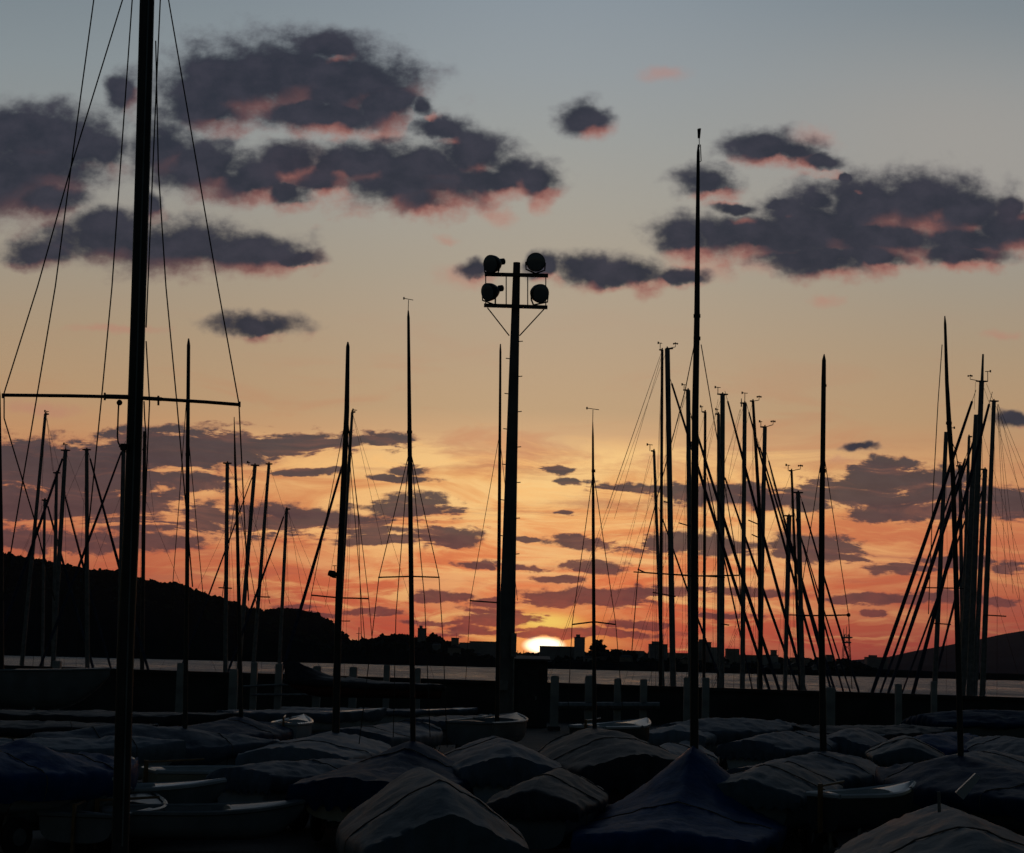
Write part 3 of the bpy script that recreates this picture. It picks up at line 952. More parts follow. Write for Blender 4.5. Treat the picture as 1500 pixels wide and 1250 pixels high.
def add_hull(o, Lh, B, gz, kz, mtl, rim='gel_white', deck=True, cockpit=True, name='hull', **kw):
    T = local(o)
    rows = hull_rows(Lh, B, gz, kz, **kw)
    mb_ = MB()
    mb_.grid([[T(p) for p in r] for r in rows])
    tr = [T(p) for p in rows[0]]
    mb_.add(tr, [tuple(range(len(tr)))])
    h = mb_.build(name, mtl, o, angle=50)
    rim_b = MB()
    for s in (0, -1):
        rim_b.tube([T((r[s][0], r[s][1], r[s][2] + 0.01)) for r in rows], 0.028 if B < 2.2 else 0.05, 6)
    rim_b.tube([T((rows[0][0][0], rows[0][0][1], rows[0][0][2] + .01)), T((rows[0][-1][0], rows[0][-1][1], rows[0][-1][2] + .01))], 0.028, 6)
    rim_b.build('gunwale', rim, o)
    if deck:
        d = MB()
        drows = []
        for i, r in enumerate(rows):
            t = i / (len(rows) - 1)
            a, b = Vector(r[0]), Vector(r[-1])
            row = []
            for s in np.linspace(0, 1, 9):
                p = a.lerp(b, s)
                inside = cockpit and 0.08 < t < 0.58 and 0.18 < s < 0.82
                z = p.z - (0.28 if inside else -0.05 * (1 - (2 * s - 1) ** 2)) * (1 if B > 0 else 1)
                row.append(T((p.x, p.y * 0.985, z - 0.004)))
            drows.append(row)
        d.grid(drows)
        d.build('deck', rim, o, angle=40)
    return rows


def add_cover(o, Lh, B, gz, ridge, mtl, skirt=0.22, seed=0, full=1.0, over=0.085, sheer=0.12, conv=1.25):
    """cloth hung over a ridge line (t from stern to bow, height) and down past the gunwale"""
    T = local(o)
    rows = hull_rows(Lh * full, B, gz, gz - 0.5, sheer=sheer, n=46, transom=0.8)
    out = []
    ns = 49
    for i, r in enumerate(rows):
        t = i / (len(rows) - 1)
        rz = interp(ridge, t)
        x = r[0][0]
        b = abs(r[0][1]) + over
        g = r[0][2]
        row = []
        for j in range(ns):
            a = -1 + 2 * j / (ns - 1)
            s = abs(a)
            sk = 0.72
            if s <= sk:
                q = s / sk
                yy = b * q
                zz = rz + (g + 0.06 - rz) * (q ** conv)
                if rz - g < 0.15:
                    zz += 0.05 * (1 - q * q)
            else:
                q = (s - sk) / (1 - sk)
                yy = b + 0.03 * math.sin(q * 2.2) - 0.05 * q * q
                zz = g + 0.06 - skirt * q * (1 + 0.5 * mnoise.noise(Vector((x * 1.7, a * 2, seed))))
            y_ = math.copysign(yy, a)
            n1 = mnoise.fractal(Vector((x * 1.2 + seed * 7, y_ * 2.6, seed)), 0.9, 2.1, 4)
            n2 = mnoise.noise(Vector((x * 5.5 + y_ * 1.3 * (1 if a > 0 else -1), a * 1.1 + seed, seed * 2.0)))
            n3 = abs(mnoise.noise(Vector((x * 2.6 + y_ * .8, y_ * 3.4 - x * .5, seed * 1.3))))
            n4 = abs(mnoise.noise(Vector((x * 7 - y_ * 2, y_ * 5 + seed, 4.0))))
            z = zz + 0.026 * n1 + 0.016 * n2 * (0.4 + s) - 0.10 * max(0, 0.20 - n3) - 0.06 * max(0, 0.14 - n4)
            z -= 0.03 * s * s * abs(math.sin(x * 6.3 + 2.2 * n1 + seed))
            if s > sk:
                y_ += math.copysign(0.03, a) * (n2 + n1 * 0.7) * q
            xe = x
            if i == 0:
                xe -= 0.04
            row.append(T((xe, y_, z)))
        out.append(row)
    # closing flap over the transom
    first = out[0]
    flap = [Vector(p) for p in first]
    dirx = (T((-1, 0, 0)) - T((0, 0, 0)))
    lowr = []
    for j, p in enumerate(flap):
        a = -1 + 2 * j / (ns - 1)
        lowr.append(Vector((p.x, p.y, min(p.z, gz - skirt * (0.9 + 0.2 * math.sin(j * 1.7))))) + dirx * (0.03 + 0.02 * math.sin(j * 1.3)))
    mid = [(p + q) / 2 + dirx * 0.05 for p, q in zip(flap, lowr)]
    out = [lowr, mid] + out
    mb_ = MB()
    mb_.grid(out)
    return mb_.build('cover', mtl, o, angle=60)


def add_trolley(o, Lh, B, kz):
    T = local(o)
    f = MB()
    r_ = 0.028
    f.tube([T((-Lh * .28, -B * .36, .2)), T((-Lh * .28, B * .36, .2))], r_, 6)
    for s in (-1, 1):
        f.tube([T((-Lh * .28, s * B * .22, .2)), T((Lh * .35, s * .05, .27)), T((Lh * .56, 0, .35))], r_, 6)
        f.tube([T((-Lh * .28, s * B * .3, .2)), T((-Lh * .28, s * B * .34, kz + .22))], r_, 6)
    f.tube([T((Lh * .42, 0, .30)), T((Lh * .42, 0, 0.01))], r_, 6)
    f.build('trolley_frame', 'steel', o)
    for s in (-1, 1):
        c = T((-Lh * .28, s * B * .42, .2))
        ax = T((0, 1, 0)) - T((0, 0, 0))
        w_ = MB().lathe(c - ax * .05, ax, [(0, .1), (.005, .17), (.03, .2), (.07, .2), (.095, .17), (.1, .1)], 18).build('wheel', 'rubber', o)
        MB().lathe(c - ax * .055, ax, [(0, .04), (.002, .09), (.108, .09), (.11, .04)], 12).build('hub', 'steel', w_)


def wind_vane(o, top, d, h, arm, name='wind_vane', flip=1):
    """a staff with a level arm, an arrow head at one end and a tail plate at the other"""
    r_ = px2m(0.55, d)
    mb_ = MB()
    e = top + Vector((0, 0, h))
    mb_.tube([top, e], r_, 5)
    a, b = e + Vector((-arm * flip, 0, 0.02)), e + Vector((arm * flip, 0, 0))
    mb_.tube([a, b], r_, 5)
    mb_.box(a, (px2m(2.2, d), 0.012, px2m(3.6, d)))
    return mb_.build(name, 'plastic', o)


def anemometer(o, top, d, dx, dz):
    mb_ = MB()
    r_ = px2m(0.6, d)
    e = top + Vector((dx, 0, dz))
    mb_.tube([top, e, e + Vector((0, 0, px2m(5, d)))], r_, 5)
    for k_ in range(3):
        an = k_ * 2.1 + 0.4
        c = e + Vector((math.cos(an) * px2m(3, d), math.sin(an) * px2m(3, d), px2m(5, d)))
        mb_.tube([e + Vector((0, 0, px2m(5, d))), c], r_ * .8, 4)
        mb_.blob(c, (px2m(1.4, d),) * 3, 0.0)
    return mb_.build('anemometer', 'plastic', o)


def mast_pts(top, bot, d, z_end):
    """points of a mast from its top pixel down, carried on to height z_end"""
    a, b = wp(*top, d), wp(*bot, d)
    t = (z_end - a.z) / (b.z - a.z)
    return a, a + (b - a) * t


# ------------------------------------------------------------------ yachts moored behind the wall
DECK = -0.55


def yacht(label, top, bot, w_, d, bow, fore=None, crane='', vane=None, anemo=None, spread=(), stays=(), thin_top=None, mid=None, group=None, hull='gel_white', mastmat='alloy', Lh=9.0):
    a, foot = mast_pts(top, bot, d, DECK)
    rz = 0.0 if bow > 0 else math.pi
    o = thing('moored_yacht', label, 'sailing yacht', (foot.x - bow * Lh * 0.08, d, WATER_Z), rz, group or 'yachts moored behind the sea wall')
    T = local(o)
    add_hull(o, Lh, 2.9, DECK - WATER_Z, -0.35, hull, cockpit=True, sheer=0.25)
    cb = MB()
    crow = []
    for t, b, h in ((-.12, .85, .02), (-.11, .85, .42), (.06, .8, .46), (.2, .6, .4), (.27, .45, .03)):
        z0 = DECK - WATER_Z
        crow.append([T((Lh * t, y, z)) for y, z in ((-b, z0), (-b * .92, z0 + h * .85), (-b * .5, z0 + h), (0, z0 + h * 1.04), (b * .5, z0 + h), (b * .92, z0 + h * .85), (b, z0))])
    cb.grid(crow)
    cb.build('cabin', hull, o, angle=40)
    ml = (a - foot).length
    wt, wb_ = px2m(w_[0] / 2, d), px2m(w_[1] / 2, d)
    if mid:
        mp_, mw = wp(*mid[:2], d), px2m(mid[2] / 2, d)
        ptl, rdl = [foot, mp_, a], [wb_, mw, wt]
    else:
        ptl, rdl = [foot, foot.lerp(a, .5), a], [wb_, (wt + wb_) / 2, wt]
    MB().tube(ptl, rdl, 12).build('mast', mastmat, o)
    for (x, y, x2, y2, ww) in ([thin_top] if thin_top else []):
        MB().tube([wp(x, y, d), wp(x2, y2, d)], [px2m(ww * .6, d), px2m(ww * .35, d)], 8).build('topmast', mastmat, o)
    # boom with stowed sail
    bz = foot + Vector((0, 0, 1.0))
    bm_ = MB().tube([bz, bz + Vector((-bow * 3.4, 0, 0.05))], 0.06, 8).build('boom', 'alloy', o)
    MB().tube([bz + Vector((-bow * .1, 0, .16)), bz + Vector((-bow * 1.6, 0, .15)), bz + Vector((-bow * 3.3, 0, .1))], [.16, .13, .06], 8).build('stowed_sail', 'sailcover', bm_)
    cr = px2m(1.0, d)
    if crane:
        c = MB()
        ww = px2m(w_[0], d)
        if crane in 'LB':
            c.tube([a + Vector((ww * .3, 0, 0)), a + Vector((-ww * 1.15, 0, 0.01))], [px2m(1.6, d), cr], 6)
        if crane in 'RB':
            c.tube([a + Vector((-ww * .3, 0, 0)), a + Vector((ww * 1.15, 0, 0.01))], [px2m(1.6, d), cr], 6)
        c.tube([a + Vector((0, 0, -.02)), a + Vector((0, 0, px2m(3.2, d)))], cr, 6)
        c.build('masthead_crane', 'dark_alloy', o)
    if vane:
        wind_vane(o, a + Vector((px2m(vane[0], d), 0, 0)), d, px2m(vane[1], d), px2m(vane[2], d), flip=vane[3] if len(vane) > 3 else 1)
    if anemo:
        anemometer(o, a, d, px2m(anemo[0], d), px2m(anemo[1], d))
    if fore:
        for (x0, y0, x1, y1, ww) in fore:
            p0, q0 = wp(x0, y0, d), wp(x1, y1, d)
            t = (DECK + 0.5 - p0.z) / (q0.z - p0.z)
            q = p0 + (q0 - p0) * t
            # bare stay to the masthead, then the rolled sail: thin at head, fullest low down
            dirn = (p0 - q).normalized()
            head = p0 + dirn * 0.5
            MB().tube([p0, head], 0.012, 5).build('forestay', 'wire', o)
            r_ = px2m(ww / 2, d)
            rr, pp = [], []
            rnd = random.Random(int(x0 * 7 + y0))
            for i in range(15):
                s = i / 14
                pp.append(p0.lerp(q, s) + Vector((0, 0, -0.12 * math.sin(math.pi * s))))
                rr.append(r_ * (0.45 + 0.75 * math.sin(math.pi * min(1, s * .62 + .12))) * rnd.uniform(.94, 1.06))
            MB().tube(pp, rr, 9).build('furled_sail', 'sailcover', o)
            MB().lathe(q - Vector((0, 0, .1)), (0, 0, 1), [(-.1, .05), (-.08, .12), (.02, .12), (.04, .05)], 12).build('furling_drum', 'steel', o)
    for (xl, yl, xr, yr) in spread:
        p0, p1 = wp(xl, yl, d - .3), wp(xr, yr, d - .3)
        MB().tube([p0, p1], px2m(0.9, d), 6).build('spreader', 'dark_alloy', o)
    for (x0, y0, x1, y1) in stays:
        p0, p1 = wp(x0, y0, d), wp(x1, y1, d)
        MB().tube([p0, p1], 0.007, 4, caps=False).build('stay', 'wire', o)
    # shrouds to the rails
    sp = foot.lerp(a, .97)
    for s in (-1, 1):
        mid_ = foot.lerp(a, .5) + Vector((-bow * .25, s * .55, 0))
        end = Vector((foot.x - bow * .3, d + s * 1.3, DECK + .05))
        MB().tube([sp, mid_, end], 0.006, 4, caps=False).build('shroud', 'wire', o)
    MB().tube([a, Vector((foot.x - bow * Lh * .56, d, DECK + .1))], 0.006, 4, caps=False).build('backstay', 'wire', o)
    return o


G1, G2, G3 = 'yachts moored behind the wall at left', 'yachts moored behind the wall right of the sun', 'bundle of yachts moored at far right'
yacht('moored yacht with the leftmost fully seen mast, leaning right, small crane on its top', (66.5, 607), (31, 985), (4.5, 7), 96, -1, crane='R', vane=(2, 4, 3), stays=((68, 612, 80, 700), (69, 612, 77, 690)), group=G1)
yacht('moored yacht with the shortest mast of the left group, furled sail slanting right', (65.5, 733), (62, 985), (4, 5.5), 108, 1, fore=[(70, 742, 137, 979, 3.5)], crane='B', group=G1, Lh=8)
yacht('moored yacht with a middle-height mast just left of the taller blunt one, left group', (83, 693), (78, 985), (4.5, 7), 104, 1, fore=[(94, 722, 163, 980, 3)], crane='B', group=G1, Lh=8.5)
yacht('moored yacht with the blunt tall mast at left whose furled sail slants down left', (96, 660), (77, 985), (6, 7.5), 92, -1, fore=[(91.5, 672, 24, 862, 4)], crane='B', vane=(0, 9, 3), group=G1)
yacht('moored yacht with blunt upright mast left of the near mast, furled sail crossing right', (127, 659), (128, 990), (5.5, 7), 88, 1, fore=[(132, 672, 217, 979, 3.6)], crane='B', group=G1)
yacht('moored yacht whose mast hides behind the big near mast, furled sail slanting far left', (181, 655), (174, 990), (6, 8), 84, -1, fore=[(178, 662, 58, 977, 3.4)], crane='L', group=G1)
yacht('moored yacht with the dark upright mast close right of the big near mast', (212, 632), (208, 990), (5, 6.5), 100, 1, group=G1, mastmat='dark_alloy', stays=((213, 640, 226, 760),))
yacht('moored yacht with the T-topped upright mast between the two thin ones, left half', (333, 679), (330, 990), (5.5, 7), 83, -1, crane='B', fore=[(369, 700, 262, 985, 2)], spread=((320, 861, 340, 862),), group=G1)
yacht('moored yacht with a right-leaning mast behind the thin dark dinghy mast', (373.5, 682), (349, 990), (5.5, 7), 94, 1, crane='B', vane=(-9, 4, 2), stays=((371, 745, 395, 885), (350, 745, 366, 900)), group=G1, Lh=8)
yacht('moored yacht with a right-leaning mast nearest to the short one, left half', (394, 680), (370, 990), (4.5, 6.5), 98, -1, crane='B', spread=((372, 874, 396, 875),), stays=((394, 690, 352, 860), (368, 790, 396, 885)), group=G1)
yacht('moored yacht with the shortest mast right of the hill end, thick furled sail slanting left', (420, 746), (408, 1000), (4.5, 6), 90, -1, crane='R', fore=[(415.5, 757, 333, 985, 3)], stays=((423, 750, 445, 885),), group=G1, Lh=8)
yacht('moored yacht with a hooked masthead peeping out beside the mast with the radar reflector', (516, 604), (491, 1000), (4, 9), 86, -1, crane='R', vane=(4, 3, 3), fore=[(502, 680, 412, 985, 4.2)], stays=((518, 612, 560, 800), (500, 745, 476, 890)), group=G1)

yacht('moored yacht with slim left-leaning mast and long crane at left edge of cluster', (958, 661), (971, 1005), (4, 6), 104, 1, crane='L', vane=(-6, 9, 4), fore=[(969, 756, 1030, 925, 2.5)], stays=((952, 668, 905, 870), (955, 700, 925, 900)), group=G2, Lh=8.5)
yacht('moored yacht with a slim dark mast against the thick tallest pair of the cluster', (970, 513), (967.5, 1005), (4, 5.5), 80, 1, crane='L', vane=(-3, 10, 3), mastmat='dark_alloy', stays=((967, 522, 890, 745), (969, 522, 900, 760)), spread=((928, 838, 1062, 846),), group=G2, Lh=9.5)
yacht('moored yacht with the thickest blunt mast of the cluster, anemometer on a long arm', (977.5, 511), (987, 1063), (7.5, 9), 76, 1, crane='R', anemo=(12, 3), fore=[(984, 562, 1110, 956, 4)], spread=((972, 735, 984, 737), (956, 868, 990, 874)), group=G2, Lh=10)
yacht('moored yacht with a blunt mast touching the left side of the tallest mast', (1008, 572), (1012, 1010), (6.5, 8), 84, 1, crane='L', vane=(-6, 8, 3), fore=[(1013, 610, 1108, 906, 4.2)], spread=((994, 766, 1014, 772),), stays=((1003, 580, 985, 660),), group=G2)
yacht('moored yacht with a thin dark mast just right of the tallest mast, hooked top', (1033, 604), (1031, 1005), (4, 5), 108, 1, crane='L', vane=(-5, 8, 2), mastmat='dark_alloy', fore=[(1036, 700, 1098, 990, 2)], group=G2, Lh=8)
yacht('moored yacht with a short slim mast half behind the wide T-topped one', (1052.5, 607), (1053, 1005), (4.5, 6), 112, 1, crane='L', fore=[(1062, 700, 1110, 838, 3.4)], vane=(-2, 7, 2), group=G2, Lh=8)
yacht('moored yacht with a wide T-topped mast in the middle of the cluster', (1058.5, 578), (1057, 1010), (7, 8), 88, 1, crane='B', vane=(-7, 10, 4), fore=[(1066, 588, 1107, 740, 3.8)], stays=((1052, 585, 1030, 700),), spread=((1056, 914, 1068, 916),), group=G2)
yacht('moored yacht with a blunt mast carrying one short upright spike, cluster right of the sun', (1091, 591), (1087.5, 1005), (6, 7.5), 92, 1, crane='L', thin_top=(1086, 596, 1086, 584, 1.6), vane=(0, 15, 4), fore=[(1097, 604, 1151, 802, 3.2)], stays=((1085, 600, 1060, 740), (1084, 600, 1050, 720)), group=G2)
yacht('moored yacht with a dark mast bent at its top, long crane left, anemometer far right', (1103, 588), (1113.5, 1010), (4, 6.5), 96, 1, crane='L', anemo=(9, 2), mastmat='dark_alloy', mid=(1112, 740, 5.5), spread=((1096, 762, 1110, 768), (1101, 783, 1112, 788)), fore=[(1113, 655, 1169, 836, 3)], group=G2)
yacht('moored yacht with the lower blunt mast right of the bent dark one', (1120.5, 626), (1112.5, 1010), (6, 7.5), 100, 1, crane='L', anemo=(12, 4), vane=(-6, 8, 2), fore=[(1126, 675, 1208, 975, 3.2)], stays=((1128, 690, 1152, 780),), group=G2)
yacht('moored yacht with two-toned short mast, T top, low in the cluster', (1156, 756), (1150, 1005), (7, 6), 104, 1, crane='B', fore=[(1161, 800, 1215, 985, 3)], stays=((1154, 765, 1130, 700),), group=G2, Lh=8)
yacht('moored yacht with a thin leaning mast and small arm instruments, right end of cluster', (1159.5, 690), (1172, 1005), (3.5, 5), 92, 1, crane='L', anemo=(13, 3), vane=(-5, 8, 3), mastmat='dark_alloy', fore=[(1166, 760, 1228, 985, 2.4)], group=G2, Lh=8.5)
yacht('moored yacht with the thicker short mast between thin leaning one and the lone thick mast', (1169, 722), (1176, 1010), (6.5, 7.5), 84, 1, crane='B', fore=[(1175, 735, 1258, 1012, 2.8), (1178, 800, 1245, 1010, 2)], spread=((1156, 901, 1205, 902),), group=G2, Lh=8.5)

yacht('moored yacht with the tallest thin spiked mast of the right bundle, thick furled sail left', (1438, 559), (1420, 1020), (7.5, 10), 78, -1, crane='B', anemo=(-17, 3), vane=(9, 15, 4, -1), thin_top=(1438.5, 560, 1440, 519, 4), fore=[(1424, 588, 1278, 1012, 5)], spread=((1350, 861, 1412, 862),), stays=((1429, 560, 1427, 600), (1445, 562, 1456, 590)), group=G3, Lh=10)
yacht('moored yacht with the very thick flat-topped mast inside the right bundle', (1431, 608), (1409, 1020), (9, 11), 86, -1, fore=[(1428, 640, 1302, 1012, 3.6)], group=G3)
yacht('moored yacht with a short slim mast showing left of the thick flat-topped one', (1419.5, 640), (1408, 1010), (4, 7), 94, -1, crane='R', fore=[(1414, 672, 1306, 1000, 4)], group=G3, Lh=8.5)
yacht('moored yacht with the knobbly-topped short mast in the right bundle', (1406, 683), (1411, 1010), (5, 7), 102, -1, crane='B', vane=(0, 5, 3), fore=[(1403, 692, 1291, 1010, 3)], group=G3, Lh=8.5)
yacht('moored yacht with a flat-topped left-slanting mast at the left of the right bundle', (1386, 633), (1369, 1012), (6, 8), 90, -1, vane=(8, 6, 4, -1), fore=[(1384, 705, 1322, 1012, 0.1)] if False else None, spread=((1365, 913, 1393, 915),), group=G3, mastmat='alloy', Lh=8.5)
yacht('moored yacht with the T-topped rightmost mast and a fan of thin stays', (1456, 588), (1438, 1040), (6, 9), 74, -1, crane='B', fore=[(1449, 592, 1338, 1012, 5)], spread=((1440, 901, 1474, 903),),
      stays=((1461, 594, 1474, 860), (1461, 594, 1484, 870), (1461, 592, 1494, 880), (1462, 592, 1512, 800), (1462, 592, 1530, 760)), group=G3, Lh=10)
yacht('moored yacht with a low mast merging into the rightmost T-topped mast', (1443, 688), (1428, 1012), (7, 8), 98, -1, crane='L', fore=[(1438, 720, 1365, 1011, 3), (1436, 700, 1322, 1012, 2.4)], group=G3, Lh=8.5)


# ------------------------------------------------------------------ boats ashore
def boat(label, x, d, head, Lh, B, gz, kz=0.32, ridge=None, cover='cov_grey', hull='gel_grey', rim='gel_white', mast=None, group='covered dinghies in the boat yard',
         name='covered_dinghy', cat='dinghy', seed=0, skirt=0.22, trolley=True, mast_t=0.6, spread=(), shrouds=(), spw=1.1, extra=None, y_ref=1080, full=1.0, conv=1.25):
    """x: pixel column of the boat's middle (or of its mast foot), d: distance of that point"""
    c = wp(x, y_ref, d)
    rz = R(head)
    off = Matrix.Rotation(rz, 3, 'Z') @ Vector(((mast_t - 0.5) * Lh, 0, 0)) if mast else Vector((0, 0, 0))
    o = thing(name, label, cat, (c.x - off.x, d - off.y, 0), rz, group)
    add_hull(o, Lh, B, gz, kz, hull, rim=rim, deck=True, cockpit=not ridge)
    if ridge:
        add_cover(o, Lh, B, gz, ridge, cover, skirt=skirt, seed=seed, full=full, conv=conv)
    if ridge and d < 34:
        T = local(o)
        ev = [v for v in o.children if v.name.startswith('cover')][0]
        me_ = ev.data
        nc_ = 49
        rows_n = len(me_.vertices) // nc_
        for t in ((.3, .66), (.5,), (.22, .74))[seed % 3]:
            ri = 2 + int(t * (rows_n - 3))
            MB().tube([o.matrix_basis @ (me_.vertices[ri * nc_ + j].co + Vector((0, 0, .008))) for j in range(0, nc_, 2)], .007, 5).build('cover_strap', 'rope', o)
        for t in (.22, .5, .76):
            rr_ = hull_rows(Lh, B + .14, gz, kz, n=18)[int(t * 18)]
            MB().tube([T((p[0], p[1], p[2] - .03)) for p in rr_], .008, 5).build('lashing', 'rope', o)
    if trolley:
        add_trolley(o, Lh, B, kz)
    if not ridge and Lh < 4 and not mast:
        T = local(o)
        for t in (-.12, .12):
            MB().box(T((t * Lh, 0, gz - .07)), (.16, B * .80, .03), rot=Matrix.Rotation(rz, 3, 'Z')).build('thwart', 'wood', o, smooth=False)
        rb = MB().box(T((-Lh * .5 - .05, 0, gz - .12)), (.05, .03, .5), rot=Matrix.Rotation(rz, 3, 'Z')).build('rudder', 'wood', o, smooth=False)
        MB().tube([T((-Lh * .5 - .04, 0, gz + .11)), T((-Lh * .22, .08, gz + .14))], .014, 6).build('tiller', 'wood', rb)
        MB().tube([T((Lh * .15, B * .1, gz - .2)), T((Lh * .28, -B * .12, gz - .12)), T((Lh * .2, -B * .2, gz - .18)), T((Lh * .1, 0, gz - .2))], .012, 5).build('painter_rope', 'rope', o)
    if mast:
        mat_ = mast.get('mat', 'dark_alloy')
        pts_, rd_ = [], []
        for (px, py, ww) in mast['pts']:
            pts_.append(wp(px, py, d))
            rd_.append(px2m(ww / 2, d))
        # carry on down to the mast step
        a, b = pts_[-2], pts_[-1]
        t = (kz + .15 - a.z) / (b.z - a.z)
        if t > 1:
            pts_.append(a + (b - a) * t)
            rd_.append(rd_[-1])
        MB().tube(pts_, rd_, 12).build('mast', mat_, o)
        for (px, py, ww, hh) in mast.get('collars', ()):
            MB().tube([wp(px, py - hh / 2, d), wp(px, py + hh / 2, d)], px2m(ww / 2, d), 12).build('mast_band', mat_, o)
        if 'vane' in mast:
            v = mast['vane']
            wind_vane(o, pts_[0] + Vector((0, 0, -0.01)), d, px2m(v[0], d), px2m(v[1], d), flip=v[2])
    for sp in spread:
        MB().tube([wp(px, py, d) for px, py in sp], px2m(spw, d), 8).build('spreader', 'dark_alloy', o)
    for sh in shrouds:
        MB().tube([wp(px, py, d + (0.0)) for px, py in sh], 0.0045 if d < 20 else 0.006, 5, caps=False).build('shroud', 'wire', o)
    if extra:
        extra(o, d)
    return o


def zat(py, d, px=750):
    return wp(px, py, d).z

# ---- the near keelboat whose mast crosses the whole left of the picture
def near_extra(o, d):
    for a, b, ww in (((153, 581), (192, 582), 7), ((210, 583.5), (237, 585), 6)):
        MB().tube([wp(*a, d), wp(*b, d)], px2m(ww / 2, d), 10).build('spreader_bracket', 'dark_alloy', o)
    for x, y, h in ((153.5, 581, 11), (232, 587, 14), (4, 580, 7), (351, 592.5, 8)):
        MB().tube([wp(x, y - h / 2, d), wp(x, y + h / 2, d)], px2m(1.6, d), 8).build('spreader_fitting', 'dark_alloy', o)
    MB().tube([wp(x, y, d - .06) for x, y in ((174, 588), (173, 610), (172, 640), (173, 648), (177, 656), (184, 662))], px2m(1.2, d), 6).build('halyard', 'rope', o)
    MB().tube([wp(x, y, d - .06) for x, y in ((211, 588), (212, 615), (214, 640), (213, 650), (209, 660))], px2m(1.0, d), 6).build('halyard', 'rope', o)
    MB().blob(wp(175, 590, d - .06), (px2m(4.5, d),) * 3, .2).build('block', 'plastic', o)
    MB().box(wp(181, 655, d - .06), (px2m(8, d), .04, px2m(9, d))).build('cleat', 'plastic', o, smooth=False)
    # sail track on the after side of the mast
    MB().tube([wp(215 + 4, -45, d - .055), wp(184 + 3, 950, d - .06), wp(176 + 3, 1240, d - .06)], px2m(1.2, d), 6).build('sail_track', 'alloy', o)


boat('near keelboat whose thick mast with wide spreaders crosses the left side top to bottom', 176, 12, 272, 5.0, 1.8, 0.45, 0.12, hull='gel_white',
     mast=dict(mat='dark_alloy', pts=[(217, -60, 22.5), (209, 240, 22.5), (202, 470, 22.5), (193, 760, 23.5), (184, 950, 25), (176, 1245, 25)]), mast_t=.55,
     spread=[((5, 579), (100, 580), (192, 582)), ((210, 583.5), (300, 589), (351, 593))],
     shrouds=[((138, -5), (104, 245), (81, 420), (24, 760), (4, 880)), ((181, -5), (104, 245), (55, 420), (6, 576), (6, 613), (50, 760), (80, 880)),
              ((194, -5), (164, 420), (150, 570), (131, 760), (116, 900)), ((246, -5), (319, 420), (350, 592), (358, 760), (364, 880)),
              ((235, -5), (228, 150), (222, 290), (214, 480)), ((228, 60), (232, 250), (243, 420), (259, 590), (272, 740), (282, 860)),
              ((214, 500), (219, 590), (216, 660), (212, 760))], extra=near_extra, spw=2.6, name='keelboat', cat='sailboat', group='boats ashore with standing masts')


def radar(o, d):
    c = wp(486.5, 841, d - .1)
    MB().lathe(c + Vector((-px2m(6, d), 0, .02)), (1, 0, -.25), [(0, px2m(1.5, d)), (px2m(1, d), px2m(4, d)), (px2m(8, d), px2m(5, d)), (px2m(13, d), px2m(3, d)), (px2m(14, d), px2m(.5, d))], 12).build('radar_reflector', 'plastic', o)
    MB().tube([wp(497, 847, d - .05), wp(488, 846, d - .1), wp(480, 842, d - .1)], px2m(.9, d), 6).build('bracket', 'dark_alloy', o)
    MB().tube([wp(491, 838, d - .1), wp(490, 829, d - .1), wp(487, 829, d - .1), wp(493, 829, d - .1)], px2m(.6, d), 5).build('wind_sensor', 'plastic', o)
    MB().tube([wp(500, 910, d), wp(513, 910, d)], px2m(.8, d), 5).build('radar_reflector_arm', 'dark_alloy', o)


GA = 'boats ashore with standing masts'
zr = zat(1074, 30, 492)
boat('pale covered keelboat whose mast carries a small radar reflector and spreaders', 492, 30, 84, 5.2, 1.75, 0.68, 0.3, ridge=[(0, .82), (.3, .95), (.55, zr), (.6, zr + .05), (.66, zr), (1, .72)], cover='cov_pale',
     mast=dict(pts=[(509.6, 501, 2), (509.5, 508, 5.5), (508, 600, 7.5), (502, 740, 9), (496, 880, 10), (492, 1065, 11)]), seed=2,
     spread=[((456, 872), (497, 876), (540, 877))], shrouds=[((507, 610), (456, 872), (449, 930)), ((508, 610), (540, 877), (547, 960)), ((507, 620), (520, 760), (536, 960)), ((508, 600), (525, 760), (530, 960))], extra=radar, name='covered_keelboat', cat='sailboat', group=GA)
zr = zat(1085, 24, 605)
boat('navy tented dinghy with the long-spreader mast topped by a wind vane', 605, 24, 80, 4.6, 1.65, 0.66, 0.3, ridge=[(0, .74), (.35, .88), (.57, zr), (.6, zr + .03), (.64, zr), (1, .7)], cover='cov_navy', hull='gel_cream',
     mast=dict(pts=[(598, 455, 1.8), (598.3, 465, 4), (600, 640, 6.5), (602.3, 850, 7.2), (605, 1085, 8)], vane=(17, 7, 1), collars=[(600, 633, 8, 4)]), seed=4, conv=1.0,
     spread=[((554, 846), (602, 844.5), (644, 846))], shrouds=[((600, 660), (555, 846), (544, 940), (526, 1090)), ((601, 660), (643, 846), (649, 940), (655, 1095)), ((600, 650), (580, 900), (576, 1080)), ((601, 650), (622, 880), (630, 1080))], group=GA)
boat('small open white dinghy with the thin mast hidden beside the floodlight pole', 730, 37, 75, 3.4, 1.2, 0.98, 0.55, hull='gel_dull', rim='gel_dull',
     mast=dict(pts=[(733, 504, 1.6), (733, 515, 3.2), (731.5, 740, 5), (730, 900, 5.6), (728, 1060, 6.5)]), seed=5,
     spread=[((688, 880), (728, 883))], shrouds=[((731, 640), (689, 880), (682, 1000)), ((732, 640), (758, 880))], group=GA, name='open_dinghy')
zr = zat(1066, 27, 871)
